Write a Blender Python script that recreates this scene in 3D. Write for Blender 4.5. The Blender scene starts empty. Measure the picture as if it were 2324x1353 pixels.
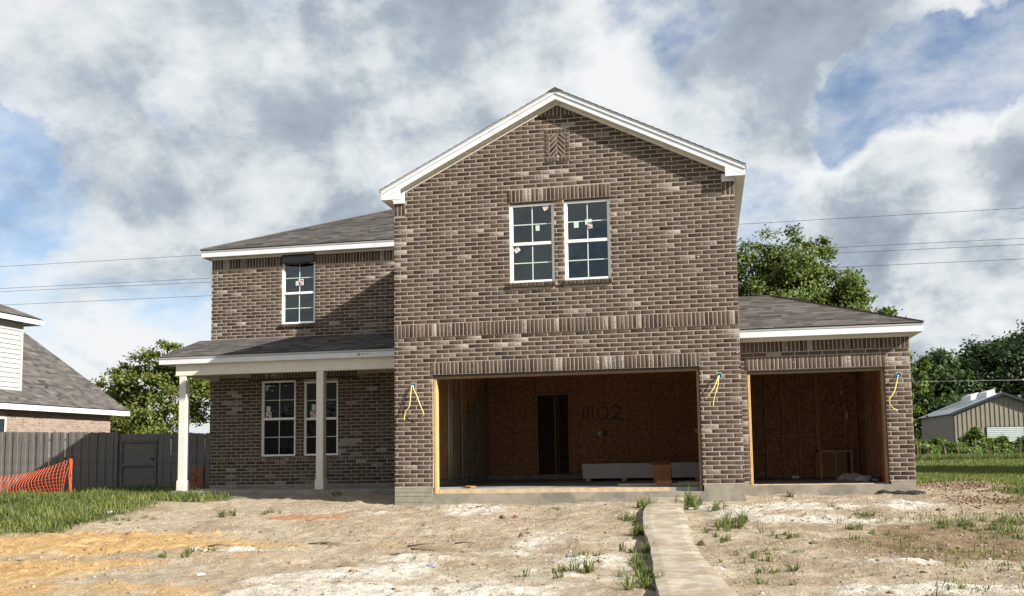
import bpy, math, random
import numpy as np
from mathutils import Vector, Matrix

random.seed(7)
RNG = np.random.default_rng(11)
SC = bpy.context.scene
COL = SC.collection

# ------------------------------------------------------------------ camera
cam_d = bpy.data.cameras.new('camera')
cam = bpy.data.objects.new('camera', cam_d)
COL.objects.link(cam)
YAW, PITCH, ROLL = 0.1745, 0.0851, 0.0176
def cam_axes():
    cy, sy = math.cos(YAW), math.sin(YAW)
    cp, sp = math.cos(PITCH), math.sin(PITCH)
    cr, sr = math.cos(ROLL), math.sin(ROLL)
    Rz = Matrix(((cy, -sy, 0), (sy, cy, 0), (0, 0, 1)))
    Rx = Matrix(((1, 0, 0), (0, cp, -sp), (0, sp, cp)))
    Ry = Matrix(((cr, 0, sr), (0, 1, 0), (-sr, 0, cr)))
    return Rz @ Rx @ Ry
_M = cam_axes()
_r, _f, _u = _M.col[0], _M.col[1], _M.col[2]
CAMPOS = Vector((5.9027, -16.3487, 0.6))
cam.matrix_world = Matrix(((_r.x, _u.x, -_f.x, CAMPOS.x), (_r.y, _u.y, -_f.y, CAMPOS.y),
                           (_r.z, _u.z, -_f.z, CAMPOS.z), (0, 0, 0, 1)))
cam_d.sensor_width = 36.0
cam_d.lens = 2030.5 / 2324 * 36.0
cam_d.shift_x = (1162 - 1246.85) / 2324
cam_d.shift_y = (854.37 - 676.5) / 2324
cam_d.clip_end = 2000
SC.camera = cam

# ------------------------------------------------------------------ light
TOSUN = Vector((2.5, -1.0, 1.5)).normalized()
sun_d = bpy.data.lights.new('sun', 'SUN')
sun_d.energy = 5.0
sun_d.angle = math.radians(0.53)
sun_d.color = (1.0, 0.945, 0.86)
sun = bpy.data.objects.new('sun', sun_d)
COL.objects.link(sun)
sun.rotation_euler = TOSUN.to_track_quat('Z', 'Y').to_euler()
sun.location = (30, -20, 30)

SC.view_settings.view_transform = 'Standard'
SC.view_settings.look = 'None'
SC.view_settings.exposure = 1.32
SC.view_settings.gamma = 1.0

class NT:
    """tiny helper to write node trees"""
    def __init__(self, tree):
        self.t = tree
        tree.nodes.clear()
    def n(self, kind, ins=None, **props):
        nd = self.t.nodes.new(kind)
        for k, v in props.items():
            setattr(nd, k, v)
        for k, v in (ins or {}).items():
            s = nd.inputs[k]
            if isinstance(v, bpy.types.NodeSocket):
                self.t.links.new(v, s)
            else:
                s.default_value = v
        return nd
    def math(self, op, a, b=0.0, c=None, clamp=False):
        ins = {0: a, 1: b}
        if c is not None:
            ins[2] = c
        return self.n('ShaderNodeMath', ins, operation=op, use_clamp=clamp).outputs[0]
    def vmath(self, op, a, b=(0, 0, 0)):
        return self.n('ShaderNodeVectorMath', {0: a, 1: b}, operation=op)
    def noise(self, vec, scale, detail=4, rough=0.55, dist=0.0, out=0):
        ins = {'Scale': scale, 'Detail': detail, 'Roughness': rough, 'Distortion': dist}
        if vec is not None:
            ins['Vector'] = vec
        return self.n('ShaderNodeTexNoise', ins).outputs[out]
    def rng(self, v, a, b, c=0.0, d=1.0, smooth=True):
        return self.n('ShaderNodeMapRange', {'Value': v, 'From Min': a, 'From Max': b, 'To Min': c, 'To Max': d},
                      interpolation_type='SMOOTHSTEP' if smooth else 'LINEAR').outputs[0]
    def mix(self, f, a, b, mode='MIX'):
        nd = self.t.nodes.new('ShaderNodeMix')
        nd.data_type = 'RGBA'; nd.blend_type = mode
        for s, v in ((nd.inputs[0], f), (nd.inputs[6], a), (nd.inputs[7], b)):
            if isinstance(v, bpy.types.NodeSocket):
                self.t.links.new(v, s)
            else:
                s.default_value = (*v, 1) if (not isinstance(v, (int, float)) and len(v) == 3) else v
        return nd.outputs[2]
    def attr(self, name):
        return self.n('ShaderNodeAttribute', attribute_name=name)

# ------------------------------------------------------------------ sky
W = bpy.data.worlds.new('World'); SC.world = W; W.use_nodes = True
t = NT(W.node_tree)
gen = t.n('ShaderNodeTexCoord').outputs['Generated']
sky = t.n('ShaderNodeTexSky', sky_type='NISHITA', sun_disc=False)
sky.sun_elevation = math.radians(29.1); sky.sun_rotation = math.radians(111.8)
sky.air_density = 1.0; sky.dust_density = 0.6; sky.ozone_density = 1.5
sep = t.n('ShaderNodeSeparateXYZ', {0: gen})
zc = t.math('MAXIMUM', sep.outputs[2], 0.0)
den = t.math('ADD', zc, 0.50)
px = t.math('DIVIDE', sep.outputs[0], den); py = t.math('DIVIDE', sep.outputs[1], den)
def cloudvec(ox, oy):
    return t.n('ShaderNodeCombineXYZ', {0: t.math('ADD', px, ox), 1: t.math('ADD', py, oy), 2: 3.7}).outputs[0]
WARP = t.vmath('MULTIPLY', t.vmath('SUBTRACT', t.noise(gen, 7.0, 6, 0.6, 0.0, 1), (.5, .5, .5)).outputs[0], (.20, .20, .20)).outputs[0]
GENW = t.vmath('NORMALIZE', t.vmath('ADD', gen, WARP).outputs[0]).outputs[0]
def blob(d, r):
    dt = t.vmath('DOT_PRODUCT', GENW, d).outputs['Value']
    return t.rng(dt, math.cos(math.radians(r)), 1.0)
def dens_at(ox, oy):
    a = t.noise(cloudvec(ox, oy), 2.3, 2, 0.5, 0.3)
    b = t.noise(cloudvec(ox + 5.1, oy - 2.0), 5.2, 12, 0.62, 0.15)
    return t.math('ADD', t.math('MULTIPLY', a, 0.8), t.math('MULTIPLY', b, 0.62))
D0 = dens_at(0, 0)
D1 = dens_at(0.035, -0.05)
cov = D0
for d, r, w in [((-.672, .692, .268), 5.0, -.44), ((-.514, .769, .380), 2.6, -.16), ((.205, .917, .350), 3.8, -.24),
                ((.02, .908, .415), 4.6, -.20), ((.31, .877, .366), 4.0, -.24), ((-.401, .800, .446), 2.8, -.22),
                ((.105, .925, .36), 3.2, -.12), ((-.284, .861, .421), 12, .24), ((-.5, .80, .30), 12, .26), ((-.12, .93, .34), 10, .25),
                ((.20, .940, .27), 6, .22), ((.11, .918, .385), 5.5, .16), ((.264, .949, .173), 10, .35), ((-.3, .93, .2), 12, .3)]:
    cov = t.math('ADD', cov, t.math('MULTIPLY', blob(d, r), w))
alpha = t.rng(cov, 0.48, 0.76)
veil = t.math('MULTIPLY', t.rng(t.noise(cloudvec(-3.0, 2.0), 3.2, 8, 0.65, 0.4), 0.34, 0.70), 0.8)
alpha = t.math('MAXIMUM', alpha, veil)
thick = t.rng(cov, 0.58, 0.98)
lit = t.math('MULTIPLY', t.math('SUBTRACT', D0, D1), 3.0)
shade = t.math('ADD', lit, t.math('SUBTRACT', 0.97, t.math('MULTIPLY', thick, 0.42)))
fine = t.noise(cloudvec(1.3, 8.0), 9.0, 6, 0.6)
shade = t.math('ADD', shade, t.math('MULTIPLY', t.math('SUBTRACT', fine, 0.5), 0.42))
for d, r, w in [((-.284, .861, .421), 6, .16), ((-.15, .896, .419), 6.5, .24), ((.216, .936, .277), 5, .34), ((.16, .93, .32), 3.5, .22),
                ((-.072, .93, .362), 6, .22), ((-.535, .772, .343), 7, .10), ((-.587, .775, .236), 7, -.34), ((-.44, .85, .26), 8, -.26),
                ((-.213, .863, .457), 7, -.22), ((.076, .901, .437), 8, -.24), ((.264, .949, .183), 9, -.20),
                ((-.2, .84, .5), 12, -.16), ((.12, .88, .46), 9, -.06), ((-.5, .74, .45), 9, -.12), ((-.60, .79, .13), 8, .22), ((.30, .95, .125), 5, .34), ((-.25, .93, .2), 9, .1), ((.05, .97, .22), 8, .08)]:
    shade = t.math('ADD', shade, t.math('MULTIPLY', blob(d, r), w))
shade = t.math('MULTIPLY', shade, 1.0, clamp=True)
ramp = t.n('ShaderNodeValToRGB', {0: shade})
cr = ramp.color_ramp
cr.elements[0].position = 0.0; cr.elements[0].color = (2.9, 3.4, 3.95, 1)
cr.elements[1].position = 1.0; cr.elements[1].color = (9.0, 9.2, 9.3, 1)
e = cr.elements.new(0.42); e.color = (4.3, 5.0, 5.7, 1)
e = cr.elements.new(0.70); e.color = (7.1, 7.6, 7.9, 1)
blue = t.mix(1.0, sky.outputs[0], (1.2, 1.32, 1.48, 1), 'MULTIPLY')
skycol = t.mix(alpha, blue, ramp.outputs[0])
haze = t.rng(sep.outputs[2], 0.0, 0.10, 0.35, 0.0)
skycol = t.mix(haze, skycol, (5.6, 6.2, 6.7, 1))
skycol = t.mix(1.0, skycol, (.80, .80, .80, 1), 'MULTIPLY')
bg = t.n('ShaderNodeBackground', {0: skycol, 1: 0.05})
t.n('ShaderNodeOutputWorld', {0: bg.outputs[0]})

# ------------------------------------------------------------------ noise in numpy
def _hash(ix, iy, s):
    h = (ix.astype(np.int64) * 374761393 + iy.astype(np.int64) * 668265263 + s * 974711) & 0xFFFFFFFF
    h = ((h ^ (h >> 13)) * 1274126177) & 0xFFFFFFFF
    return ((h ^ (h >> 16)) & 0xFFFFFF) / float(0xFFFFFF)
def vnoise(x, y, s=0):
    ix, iy = np.floor(x), np.floor(y)
    fx, fy = x - ix, y - iy
    ux, uy = fx * fx * (3 - 2 * fx), fy * fy * (3 - 2 * fy)
    a, b = _hash(ix, iy, s), _hash(ix + 1, iy, s)
    c, d = _hash(ix, iy + 1, s), _hash(ix + 1, iy + 1, s)
    return (a * (1 - ux) + b * ux) * (1 - uy) + (c * (1 - ux) + d * ux) * uy
def fbm(x, y, sc, oct=4, s=0):
    x = np.asarray(x, float) / sc; y = np.asarray(y, float) / sc
    v, a, tot = 0, 1.0, 0
    for k in range(oct):
        v = v + a * vnoise(x * 2 ** k, y * 2 ** k, s + 31 * k); tot += a; a *= 0.5
    return v / tot
def sstep(v, a, b):
    q = np.clip((v - a) / (b - a), 0, 1)
    return q * q * (3 - 2 * q)

# ------------------------------------------------------------------ mesh helpers
def tag(o, label=None, cat=None, group=None, kind=None):
    if label: o['label'] = label
    if cat: o['category'] = cat
    if group: o['group'] = group
    if kind: o['kind'] = kind
    return o
def empty(name, loc=(0, 0, 0), parent=None, rz=0):
    o = bpy.data.objects.new(name, None); COL.objects.link(o)
    o.location = loc; o.rotation_euler = (0, 0, rz); o.empty_display_size = 0.2
    if parent: o.parent = parent
    return o
def mesh_obj(name, verts, faces, mat, parent=None, smooth=False, attrs=None, loc=None):
    me = bpy.data.meshes.new(name)
    me.from_pydata([tuple(v) for v in verts], [], [tuple(f) for f in faces])
    if smooth:
        me.polygons.foreach_set('use_smooth', [True] * len(me.polygons))
    for k, vals in (attrs or {}).items():
        a = me.attributes.new(k, 'FLOAT', 'POINT'); a.data.foreach_set('value', np.asarray(vals, np.float32))
    if mat: me.materials.append(mat)
    me.update()
    o = bpy.data.objects.new(name, me); COL.objects.link(o)
    if parent: o.parent = parent
    if loc is not None: o.location = loc
    return o
def fast_mesh(name, verts, loops, starts, totals, mat, parent=None, attrs=None, smooth=False):
    me = bpy.data.meshes.new(name)
    me.vertices.add(len(verts)); me.vertices.foreach_set('co', np.asarray(verts, np.float32).ravel())
    me.loops.add(len(loops)); me.loops.foreach_set('vertex_index', np.asarray(loops, np.int32))
    me.polygons.add(len(starts)); me.polygons.foreach_set('loop_start', np.asarray(starts, np.int32))
    me.polygons.foreach_set('loop_total', np.asarray(totals, np.int32))
    if smooth: me.polygons.foreach_set('use_smooth', np.ones(len(starts), bool))
    for k, vals in (attrs or {}).items():
        a = me.attributes.new(k, 'FLOAT', 'POINT'); a.data.foreach_set('value', np.asarray(vals, np.float32))
    me.materials.append(mat); me.update(calc_edges=True); me.validate()
    o = bpy.data.objects.new(name, me); COL.objects.link(o)
    if parent: o.parent = parent
    return o

class MB:
    def __init__(self):
        self.v, self.f, self.a = [], [], {}
    def add(self, verts, faces, **at):
        n = len(self.v)
        self.v += [tuple(x) for x in verts]
        self.f += [tuple(i + n for i in f) for f in faces]
        for k, val in at.items():
            self.a.setdefault(k, []).extend([val] * len(verts))
        return self
    def box(self, x0, x1, y0, y1, z0, z1, **at):
        return self.add([(x0, y0, z0), (x1, y0, z0), (x1, y1, z0), (x0, y1, z0), (x0, y0, z1), (x1, y0, z1), (x1, y1, z1), (x0, y1, z1)],
                        [(0, 3, 2, 1), (4, 5, 6, 7), (0, 1, 5, 4), (1, 2, 6, 5), (2, 3, 7, 6), (3, 0, 4, 7)], **at)
    def bbox(self, x0, x1, y0, y1, z0, z1, b=0.004, **at):
        """box with chamfered vertical + front edges (all 12 edges chamfered, 24 verts)"""
        xs, ys, zs = (x0, x1), (y0, y1), (z0, z1)
        vs, idx = [], {}
        for i in (0, 1):
            for j in (0, 1):
                for k in (0, 1):
                    sx, sy, sz = (b if i == 0 else -b), (b if j == 0 else -b), (b if k == 0 else -b)
                    idx[(i, j, k, 'x')] = len(vs); vs.append((xs[i], ys[j] + sy, zs[k] + sz))
                    idx[(i, j, k, 'y')] = len(vs); vs.append((xs[i] + sx, ys[j], zs[k] + sz))
                    idx[(i, j, k, 'z')] = len(vs); vs.append((xs[i] + sx, ys[j] + sy, zs[k]))
        g = lambda i, j, k, c: idx[(i, j, k, c)]
        F = []
        for i in (0, 1): F.append([g(i, 0, 0, 'x'), g(i, 1, 0, 'x'), g(i, 1, 1, 'x'), g(i, 0, 1, 'x')][::1 if i else -1])
        for j in (0, 1): F.append([g(0, j, 0, 'y'), g(1, j, 0, 'y'), g(1, j, 1, 'y'), g(0, j, 1, 'y')][::-1 if j else 1])
        for k in (0, 1): F.append([g(0, 0, k, 'z'), g(1, 0, k, 'z'), g(1, 1, k, 'z'), g(0, 1, k, 'z')][::1 if k else -1])
        for i in (0, 1):
            for j in (0, 1): F.append([g(i, j, 0, 'x'), g(i, j, 0, 'y'), g(i, j, 1, 'y'), g(i, j, 1, 'x')])
            for k in (0, 1): F.append([g(i, 0, k, 'x'), g(i, 0, k, 'z'), g(i, 1, k, 'z'), g(i, 1, k, 'x')])
        for j in (0, 1):
            for k in (0, 1): F.append([g(0, j, k, 'y'), g(0, j, k, 'z'), g(1, j, k, 'z'), g(1, j, k, 'y')])
        for i in (0, 1):
            for j in (0, 1):
                for k in (0, 1): F.append([g(i, j, k, 'x'), g(i, j, k, 'y'), g(i, j, k, 'z')])
        return self.add(vs, F, **at)
    def prism(self, poly, y0, y1, **at):
        """poly: list of (x,z), extruded from y0 to y1"""
        n = len(poly)
        v = [(x, y0, z) for x, z in poly] + [(x, y1, z) for x, z in poly]
        f = [tuple(range(n)), tuple(range(2 * n - 1, n - 1, -1))] + [(i, i + n, (i + 1) % n + n, (i + 1) % n) for i in range(n)]
        return self.add(v, f, **at)
    def prismx(self, poly, x0, x1, **at):
        """poly: list of (y,z), extruded along x"""
        n = len(poly)
        v = [(x0, y, z) for y, z in poly] + [(x1, y, z) for y, z in poly]
        f = [tuple(range(n)), tuple(range(2 * n - 1, n - 1, -1))] + [(i, i + n, (i + 1) % n + n, (i + 1) % n) for i in range(n)]
        return self.add(v, f, **at)
    def tube(self, pts, rad, n=6, cap=True, **at):
        pts = [Vector(p) for p in pts]
        rads = rad if isinstance(rad, (list, tuple)) else [rad] * len(pts)
        vs, fs = [], []
        ref = Vector((0.3, 0.2, 1)).normalized()
        for i, p in enumerate(pts):
            d = (pts[min(i + 1, len(pts) - 1)] - pts[max(i - 1, 0)]).normalized()
            if abs(d.dot(ref)) > 0.95: ref = Vector((1, 0.1, 0)).normalized()
            a = d.cross(ref).normalized(); b = d.cross(a)
            for k in range(n):
                th = 2 * math.pi * k / n
                vs.append(p + (a * math.cos(th) + b * math.sin(th)) * rads[i])
        for i in range(len(pts) - 1):
            for k in range(n):
                fs.append((i * n + k, i * n + (k + 1) % n, (i + 1) * n + (k + 1) % n, (i + 1) * n + k))
        if cap:
            fs.append(tuple(range(n))[::-1]); fs.append(tuple((len(pts) - 1) * n + k for k in range(n)))
        return self.add(vs, fs, **at)
    def build(self, name, mat, parent=None, smooth=False, fix=True):
        o = mesh_obj(name, self.v, self.f, mat, parent, smooth, self.a)
        if fix:
            import bmesh
            bm = bmesh.new(); bm.from_mesh(o.data)
            bmesh.ops.recalc_face_normals(bm, faces=bm.faces)
            bm.to_mesh(o.data); bm.free()
        return o

# ------------------------------------------------------------------ materials
MATS = {}
def mat(name, base, rough=0.8, var=0.15, scale=6.0, bump=0.0, bscale=40.0, spec=0.3, metallic=0.0, stretch=None, stain=None):
    m = bpy.data.materials.new(name); m.use_nodes = True
    t = NT(m.node_tree)
    co = t.n('ShaderNodeTexCoord').outputs['Object']
    if stretch:
        co = t.n('ShaderNodeMapping', {'Vector': co, 'Scale': stretch}).outputs[0]
    base = tuple(c * 0.86 for c in base)
    n = t.noise(co, scale, 5, 0.6)
    dark = tuple(c * (1 - var) for c in base); lite = tuple(min(1, c * (1 + var)) for c in base)
    col = t.mix(t.rng(n, 0.3, 0.7), dark, lite)
    if stain:
        s = t.rng(t.noise(co, stain[1], 6, 0.65), stain[2], stain[3])
        col = t.mix(s, col, stain[0])
    p = t.n('ShaderNodeBsdfPrincipled', {'Base Color': col, 'Roughness': rough, 'Metallic': metallic, 'Specular IOR Level': spec})
    if bump:
        b = t.n('ShaderNodeBump', {'Height': t.noise(co, bscale, 6, 0.65), 'Strength': 1.0, 'Distance': bump})
        t.t.links.new(b.outputs[0], p.inputs['Normal'])
    t.n('ShaderNodeOutputMaterial', {0: p.outputs[0]})
    MATS[name] = m
    return m

def brick_mat(name, cols, smear_col=(0.50, 0.43, 0.36)):
    m = bpy.data.materials.new(name); m.use_nodes = True
    t = NT(m.node_tree)
    pos = t.n('ShaderNodeNewGeometry').outputs['Position']
    tint = t.attr('tint').outputs['Fac']; smear = t.attr('smear').outputs['Fac']
    ramp = t.n('ShaderNodeValToRGB', {0: tint})
    els = ramp.color_ramp.elements
    els[0].position = 0; els[0].color = (*cols[0], 1); els[1].position = 1; els[1].color = (*cols[-1], 1)
    for i, c in enumerate(cols[1:-1]):
        e = els.new((i + 1) / (len(cols) - 1)); e.color = (*c, 1)
    n1 = t.noise(pos, 9, 6, 0.7); n2 = t.noise(pos, 46, 6, 0.7, 0.6)
    col = t.mix(t.rng(n1, 0.3, 0.7, 0.0, 0.22), ramp.outputs[0], tuple(c * 0.62 for c in cols[1]))
    col = t.mix(t.rng(n2, 0.42, 0.72, 0.0, 0.32), col, tuple(min(1, c * 2.0) for c in cols[1]))
    sm = t.math('ADD', t.math('MULTIPLY', smear, 0.5), t.math('SUBTRACT', n2, 0.72))
    col = t.mix(t.rng(sm, 0.0, 0.24, 0.0, 0.85), col, smear_col)
    mp = t.n('ShaderNodeMapping', {'Vector': pos, 'Rotation': (0, 0.45, 0), 'Scale': (22, 22, 60)}).outputs[0]
    h = t.math('ADD', t.math('MULTIPLY', t.noise(mp, 1.0, 5, 0.65, 0.8), 1.0), t.math('MULTIPLY', n2, 0.5))
    b = t.n('ShaderNodeBump', {'Height': h, 'Strength': 1.0, 'Distance': 0.012})
    p = t.n('ShaderNodeBsdfPrincipled', {'Base Color': col, 'Roughness': 0.9, 'Specular IOR Level': 0.2, 'Normal': b.outputs[0]})
    t.n('ShaderNodeOutputMaterial', {0: p.outputs[0]})
    return m

def shingle_mat(name, cols):
    m = bpy.data.materials.new(name); m.use_nodes = True
    t = NT(m.node_tree)
    pos = t.n('ShaderNodeNewGeometry').outputs['Position']
    tint = t.attr('tint').outputs['Fac']
    ramp = t.n('ShaderNodeValToRGB', {0: tint}); els = ramp.color_ramp.elements
    els[0].color = (*cols[0], 1); els[1].color = (*cols[2], 1); e = els.new(0.5); e.color = (*cols[1], 1)
    n = t.noise(pos, 160, 3, 0.7); n2 = t.noise(pos, 1.1, 3, 0.6)
    col = t.mix(t.rng(n, 0.35, 0.7, 0, 0.6), ramp.outputs[0], tuple(c * 0.45 for c in cols[0]))
    col = t.mix(t.rng(n2, 0.35, 0.75, 0, 0.25), col, (0.12, 0.112, 0.105))
    b = t.n('ShaderNodeBump', {'Height': n, 'Strength': 0.8, 'Distance': 0.004})
    p = t.n('ShaderNodeBsdfPrincipled', {'Base Color': col, 'Roughness': 0.95, 'Specular IOR Level': 0.15, 'Normal': b.outputs[0]})
    t.n('ShaderNodeOutputMaterial', {0: p.outputs[0]})
    return m

def leaf_mat(name, c0, c1, trans=0.35):
    m = bpy.data.materials.new(name); m.use_nodes = True
    t = NT(m.node_tree)
    tint = t.attr('tint').outputs['Fac']
    col = t.mix(tint, c0, c1)
    d = t.n('ShaderNodeBsdfPrincipled', {'Base Color': col, 'Roughness': 0.55, 'Specular IOR Level': 0.35})
    tr = t.n('ShaderNodeBsdfTranslucent', {0: t.mix(1.0, col, (1.1, 1.25, 0.5, 1), 'MULTIPLY')})
    s = t.n('ShaderNodeMixShader', {0: trans, 1: d.outputs[0], 2: tr.outputs[0]})
    t.n('ShaderNodeOutputMaterial', {0: s.outputs[0]})
    return m

def glass_mat(name, tintc, refl):
    m = bpy.data.materials.new(name); m.use_nodes = True
    t = NT(m.node_tree)
    tr = t.n('ShaderNodeBsdfTransparent', {0: (*tintc, 1)})
    wob = t.n('ShaderNodeBump', {'Height': t.noise(t.n('ShaderNodeTexCoord').outputs['Object'], 2.2, 2, 0.5), 'Strength': 0.25, 'Distance': 0.02})
    gl = t.n('ShaderNodeBsdfGlossy', {0: (0.9, 0.97, 1.0, 1), 'Roughness': 0.02, 'Normal': wob.outputs[0]})
    fr = t.n('ShaderNodeFresnel', {'IOR': 1.5}).outputs[0]
    fac = t.math('ADD', t.math('MULTIPLY', fr, 0.6), refl)
    s = t.n('ShaderNodeMixShader', {0: fac, 1: tr.outputs[0], 2: gl.outputs[0]})
    t.n('ShaderNodeOutputMaterial', {0: s.outputs[0]})
    return m

def far_brick(name, c1, c2, mo, lite):
    m = bpy.data.materials.new(name); m.use_nodes = True
    t = NT(m.node_tree)
    co = t.n('ShaderNodeTexCoord').outputs['Object']
    cy = t.n('ShaderNodeSeparateXYZ', {0: co})
    uv = t.n('ShaderNodeCombineXYZ', {0: t.math('ADD', cy.outputs[1], cy.outputs[0]), 1: cy.outputs[2], 2: 0.0}).outputs[0]
    br = t.n('ShaderNodeTexBrick', {'Vector': uv, 'Color1': (*c1, 1), 'Color2': (*c2, 1), 'Mortar': (*mo, 1), 'Scale': 1.0, 'Mortar Size': .006, 'Bias': -.35, 'Brick Width': .2565, 'Row Height': .0813})
    colb = t.mix(t.rng(t.noise(co, 7, 5, .7), .45, .65, 0, .55), br.outputs[0], lite)
    bb = t.n('ShaderNodeBump', {'Height': t.math('SUBTRACT', 1.0, br.outputs[1]), 'Strength': .8, 'Distance': .01})
    p = t.n('ShaderNodeBsdfPrincipled', {'Base Color': colb, 'Roughness': .9, 'Normal': bb.outputs[0]})
    t.n('ShaderNodeOutputMaterial', {0: p.outputs[0]})
    return m
SIDEBRICK = far_brick('side_brick', (.105, .079, .062), (.05, .036, .03), (.45, .38, .31), (.15, .118, .094))
BRICK = brick_mat('brick', [(0.029, 0.020, 0.016), (0.066, 0.046, 0.035), (0.082, 0.060, 0.046), (0.114, 0.088, 0.070)], (0.32, 0.285, 0.25))
OLDBRICK = brick_mat('red_brick', [(0.13, 0.055, 0.04), (0.21, 0.09, 0.06), (0.26, 0.13, 0.09), (0.3, 0.18, 0.13)])
MORTAR = mat('mortar', (0.34, 0.29, 0.24), 0.95, 0.14, 14, 0.002, 120)
CONC = mat('concrete', (0.26, 0.235, 0.19), 0.9, 0.2, 3.0, 0.004, 45, stain=((0.15, 0.14, 0.12), 1.7, 0.52, 0.66))
PATHC = mat('path_concrete', (0.36, 0.32, 0.255), 0.92, 0.2, 4.0, 0.003, 38, stain=((0.22, 0.175, 0.12), 3.0, 0.42, 0.62))
FLOORC = mat('floor_concrete', (0.30, 0.28, 0.25), 0.75, 0.2, 2.0, 0.002, 40, stain=((0.13, 0.12, 0.11), 1.4, 0.5, 0.65))
WHITE = mat('white_trim', (0.63, 0.655, 0.69), 0.5, 0.06, 3, 0.002, 18, stain=((0.46, 0.455, 0.43), 2.6, 0.56, 0.74))
CREAM = mat('cream_paint', (0.66, 0.63, 0.55), 0.6, 0.05, 4, 0.001, 40, stain=((0.56, 0.52, 0.44), 2.0, 0.62, 0.74))
SOFFIT = mat('soffit_paint', (0.66, 0.64, 0.59), 0.7, 0.04, 3)
DRIP = mat('drip_edge', (0.42, 0.42, 0.41), 0.5, 0.06, 4, metallic=0.3)
SHINGLE = shingle_mat('shingle', [(0.040, 0.037, 0.035), (0.082, 0.075, 0.070), (0.135, 0.124, 0.115)])
VINYL = mat('vinyl', (0.80, 0.81, 0.80), 0.35, 0.03, 3)
MUNTIN = mat('muntin', (0.50, 0.60, 0.56), 0.4, 0.04, 3)
GLASS = glass_mat('window_glass', (0.34, 0.40, 0.40), 0.05)
STICKER_W = mat('sticker_white', (0.72, 0.70, 0.69), 0.5, 0.05, 20)
STICKER_G = mat('sticker_green', (0.48, 0.60, 0.54), 0.5, 0.05, 20)
STICKER_R = mat('sticker_red', (0.30, 0.10, 0.09), 0.5, 0.08, 20)
INK = mat('ink', (0.006, 0.006, 0.006), 0.6, 0.05, 20)
PINE = mat('pine_wood', (0.50, 0.33, 0.15), 0.65, 0.16, 9, 0.002, 60, stretch=(6, 6, 0.8))
OLIVE = mat('treated_wood', (0.22, 0.155, 0.085), 0.7, 0.2, 8, 0.002, 50, stretch=(6, 6, 1))
OSB = mat('osb', (0.33, 0.155, 0.075), 0.85, 0.45, 14, 0.002, 50, stain=((0.30, 0.12, 0.055), 8, 0.5, 0.68))
STUD = mat('stud_wood', (0.40, 0.215, 0.10), 0.75, 0.25, 7, 0.002, 50, stretch=(6, 6, 0.7))
SHEATH = mat('sheathing', (0.38, 0.22, 0.125), 0.85, 0.3, 8, 0.002, 40, stretch=(2, 2, 0.6))
REDPANEL = mat('red_panel', (0.50, 0.09, 0.04), 0.8, 0.2, 6, 0.001, 50, stretch=(4, 4, 0.6))
CEIL = mat('ceiling_boards', (0.22, 0.13, 0.075), 0.9, 0.2, 5)
STEEL = mat('dark_steel', (0.030, 0.026, 0.025), 0.6, 0.2, 10)
BLACKPL = mat('black_plastic', (0.012, 0.014, 0.018), 0.28, 0.2, 8, spec=0.6)
BLUEBOX = mat('blue_plastic', (0.015, 0.11, 0.20), 0.45, 0.1, 12)
YWIRE = mat('yellow_wire', (0.72, 0.60, 0.20), 0.45, 0.06, 20)
PVC = mat('pvc', (0.55, 0.54, 0.52), 0.5, 0.05, 8)
DRYWALL = mat('drywall', (0.50, 0.48, 0.44), 0.9, 0.08, 6)
CARD = mat('cardboard', (0.30, 0.13, 0.055), 0.85, 0.14, 7)
FENCE = mat('weathered_wood', (0.140, 0.131, 0.122), 0.9, 0.28, 7, 0.003, 45, stretch=(8, 8, 0.7))
FENCEDARK = mat('weathered_rail', (0.115, 0.107, 0.10), 0.9, 0.25, 7, 0.003, 45)
ORANGE = mat('orange_net', (0.62, 0.085, 0.02), 0.6, 0.1, 12)
RUST = mat('rusty_steel', (0.11, 0.05, 0.03), 0.8, 0.3, 18)
SIDING = mat('white_siding', (0.36, 0.355, 0.34), 0.6, 0.04, 4)
SHEDTAN = mat('tan_metal', (0.25, 0.225, 0.175), 0.5, 0.08, 3, spec=0.4)
SHEDROOF = mat('galvanised_roof', (0.52, 0.56, 0.60), 0.35, 0.08, 3, metallic=0.5)
SHEDTRIM = mat('dark_trim', (0.02, 0.035, 0.045), 0.5, 0.1, 5)
ROLLER = mat('roller_door', (0.42, 0.48, 0.46), 0.5, 0.06, 4)
BARK = mat('bark', (0.16, 0.125, 0.09), 0.95, 0.3, 8, 0.01, 20)
LEAF_A = leaf_mat('leaf_mid', (0.026, 0.052, 0.010), (0.135, 0.170, 0.034))
LEAF_Y = leaf_mat('leaf_yellow', (0.038, 0.062, 0.010), (0.175, 0.195, 0.034))
LEAF_D = leaf_mat('leaf_dark', (0.016, 0.034, 0.012), (0.05, 0.085, 0.024))
LEAF_B = leaf_mat('leaf_brush', (0.045, 0.085, 0.015), (0.17, 0.23, 0.05))
GRASS = leaf_mat('grass_blade', (0.034, 0.055, 0.010), (0.17, 0.19, 0.05), 0.3)
DRYGRASS = leaf_mat('dry_stem', (0.10, 0.085, 0.045), (0.22, 0.18, 0.10), 0.2)
SCRAPW = mat('white_plastic', (0.78, 0.78, 0.78), 0.35, 0.04, 8)
LUMBER = mat('scrap_lumber', (0.50, 0.38, 0.24), 0.8, 0.16, 8)
REDPL = mat('red_plastic', (0.42, 0.03, 0.025), 0.4, 0.08, 8)
GREYPL = mat('grey_film', (0.42, 0.44, 0.48), 0.3, 0.2, 10, spec=0.6)
CABLE = mat('cable', (0.035, 0.037, 0.042), 0.6, 0.1, 5)

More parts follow.
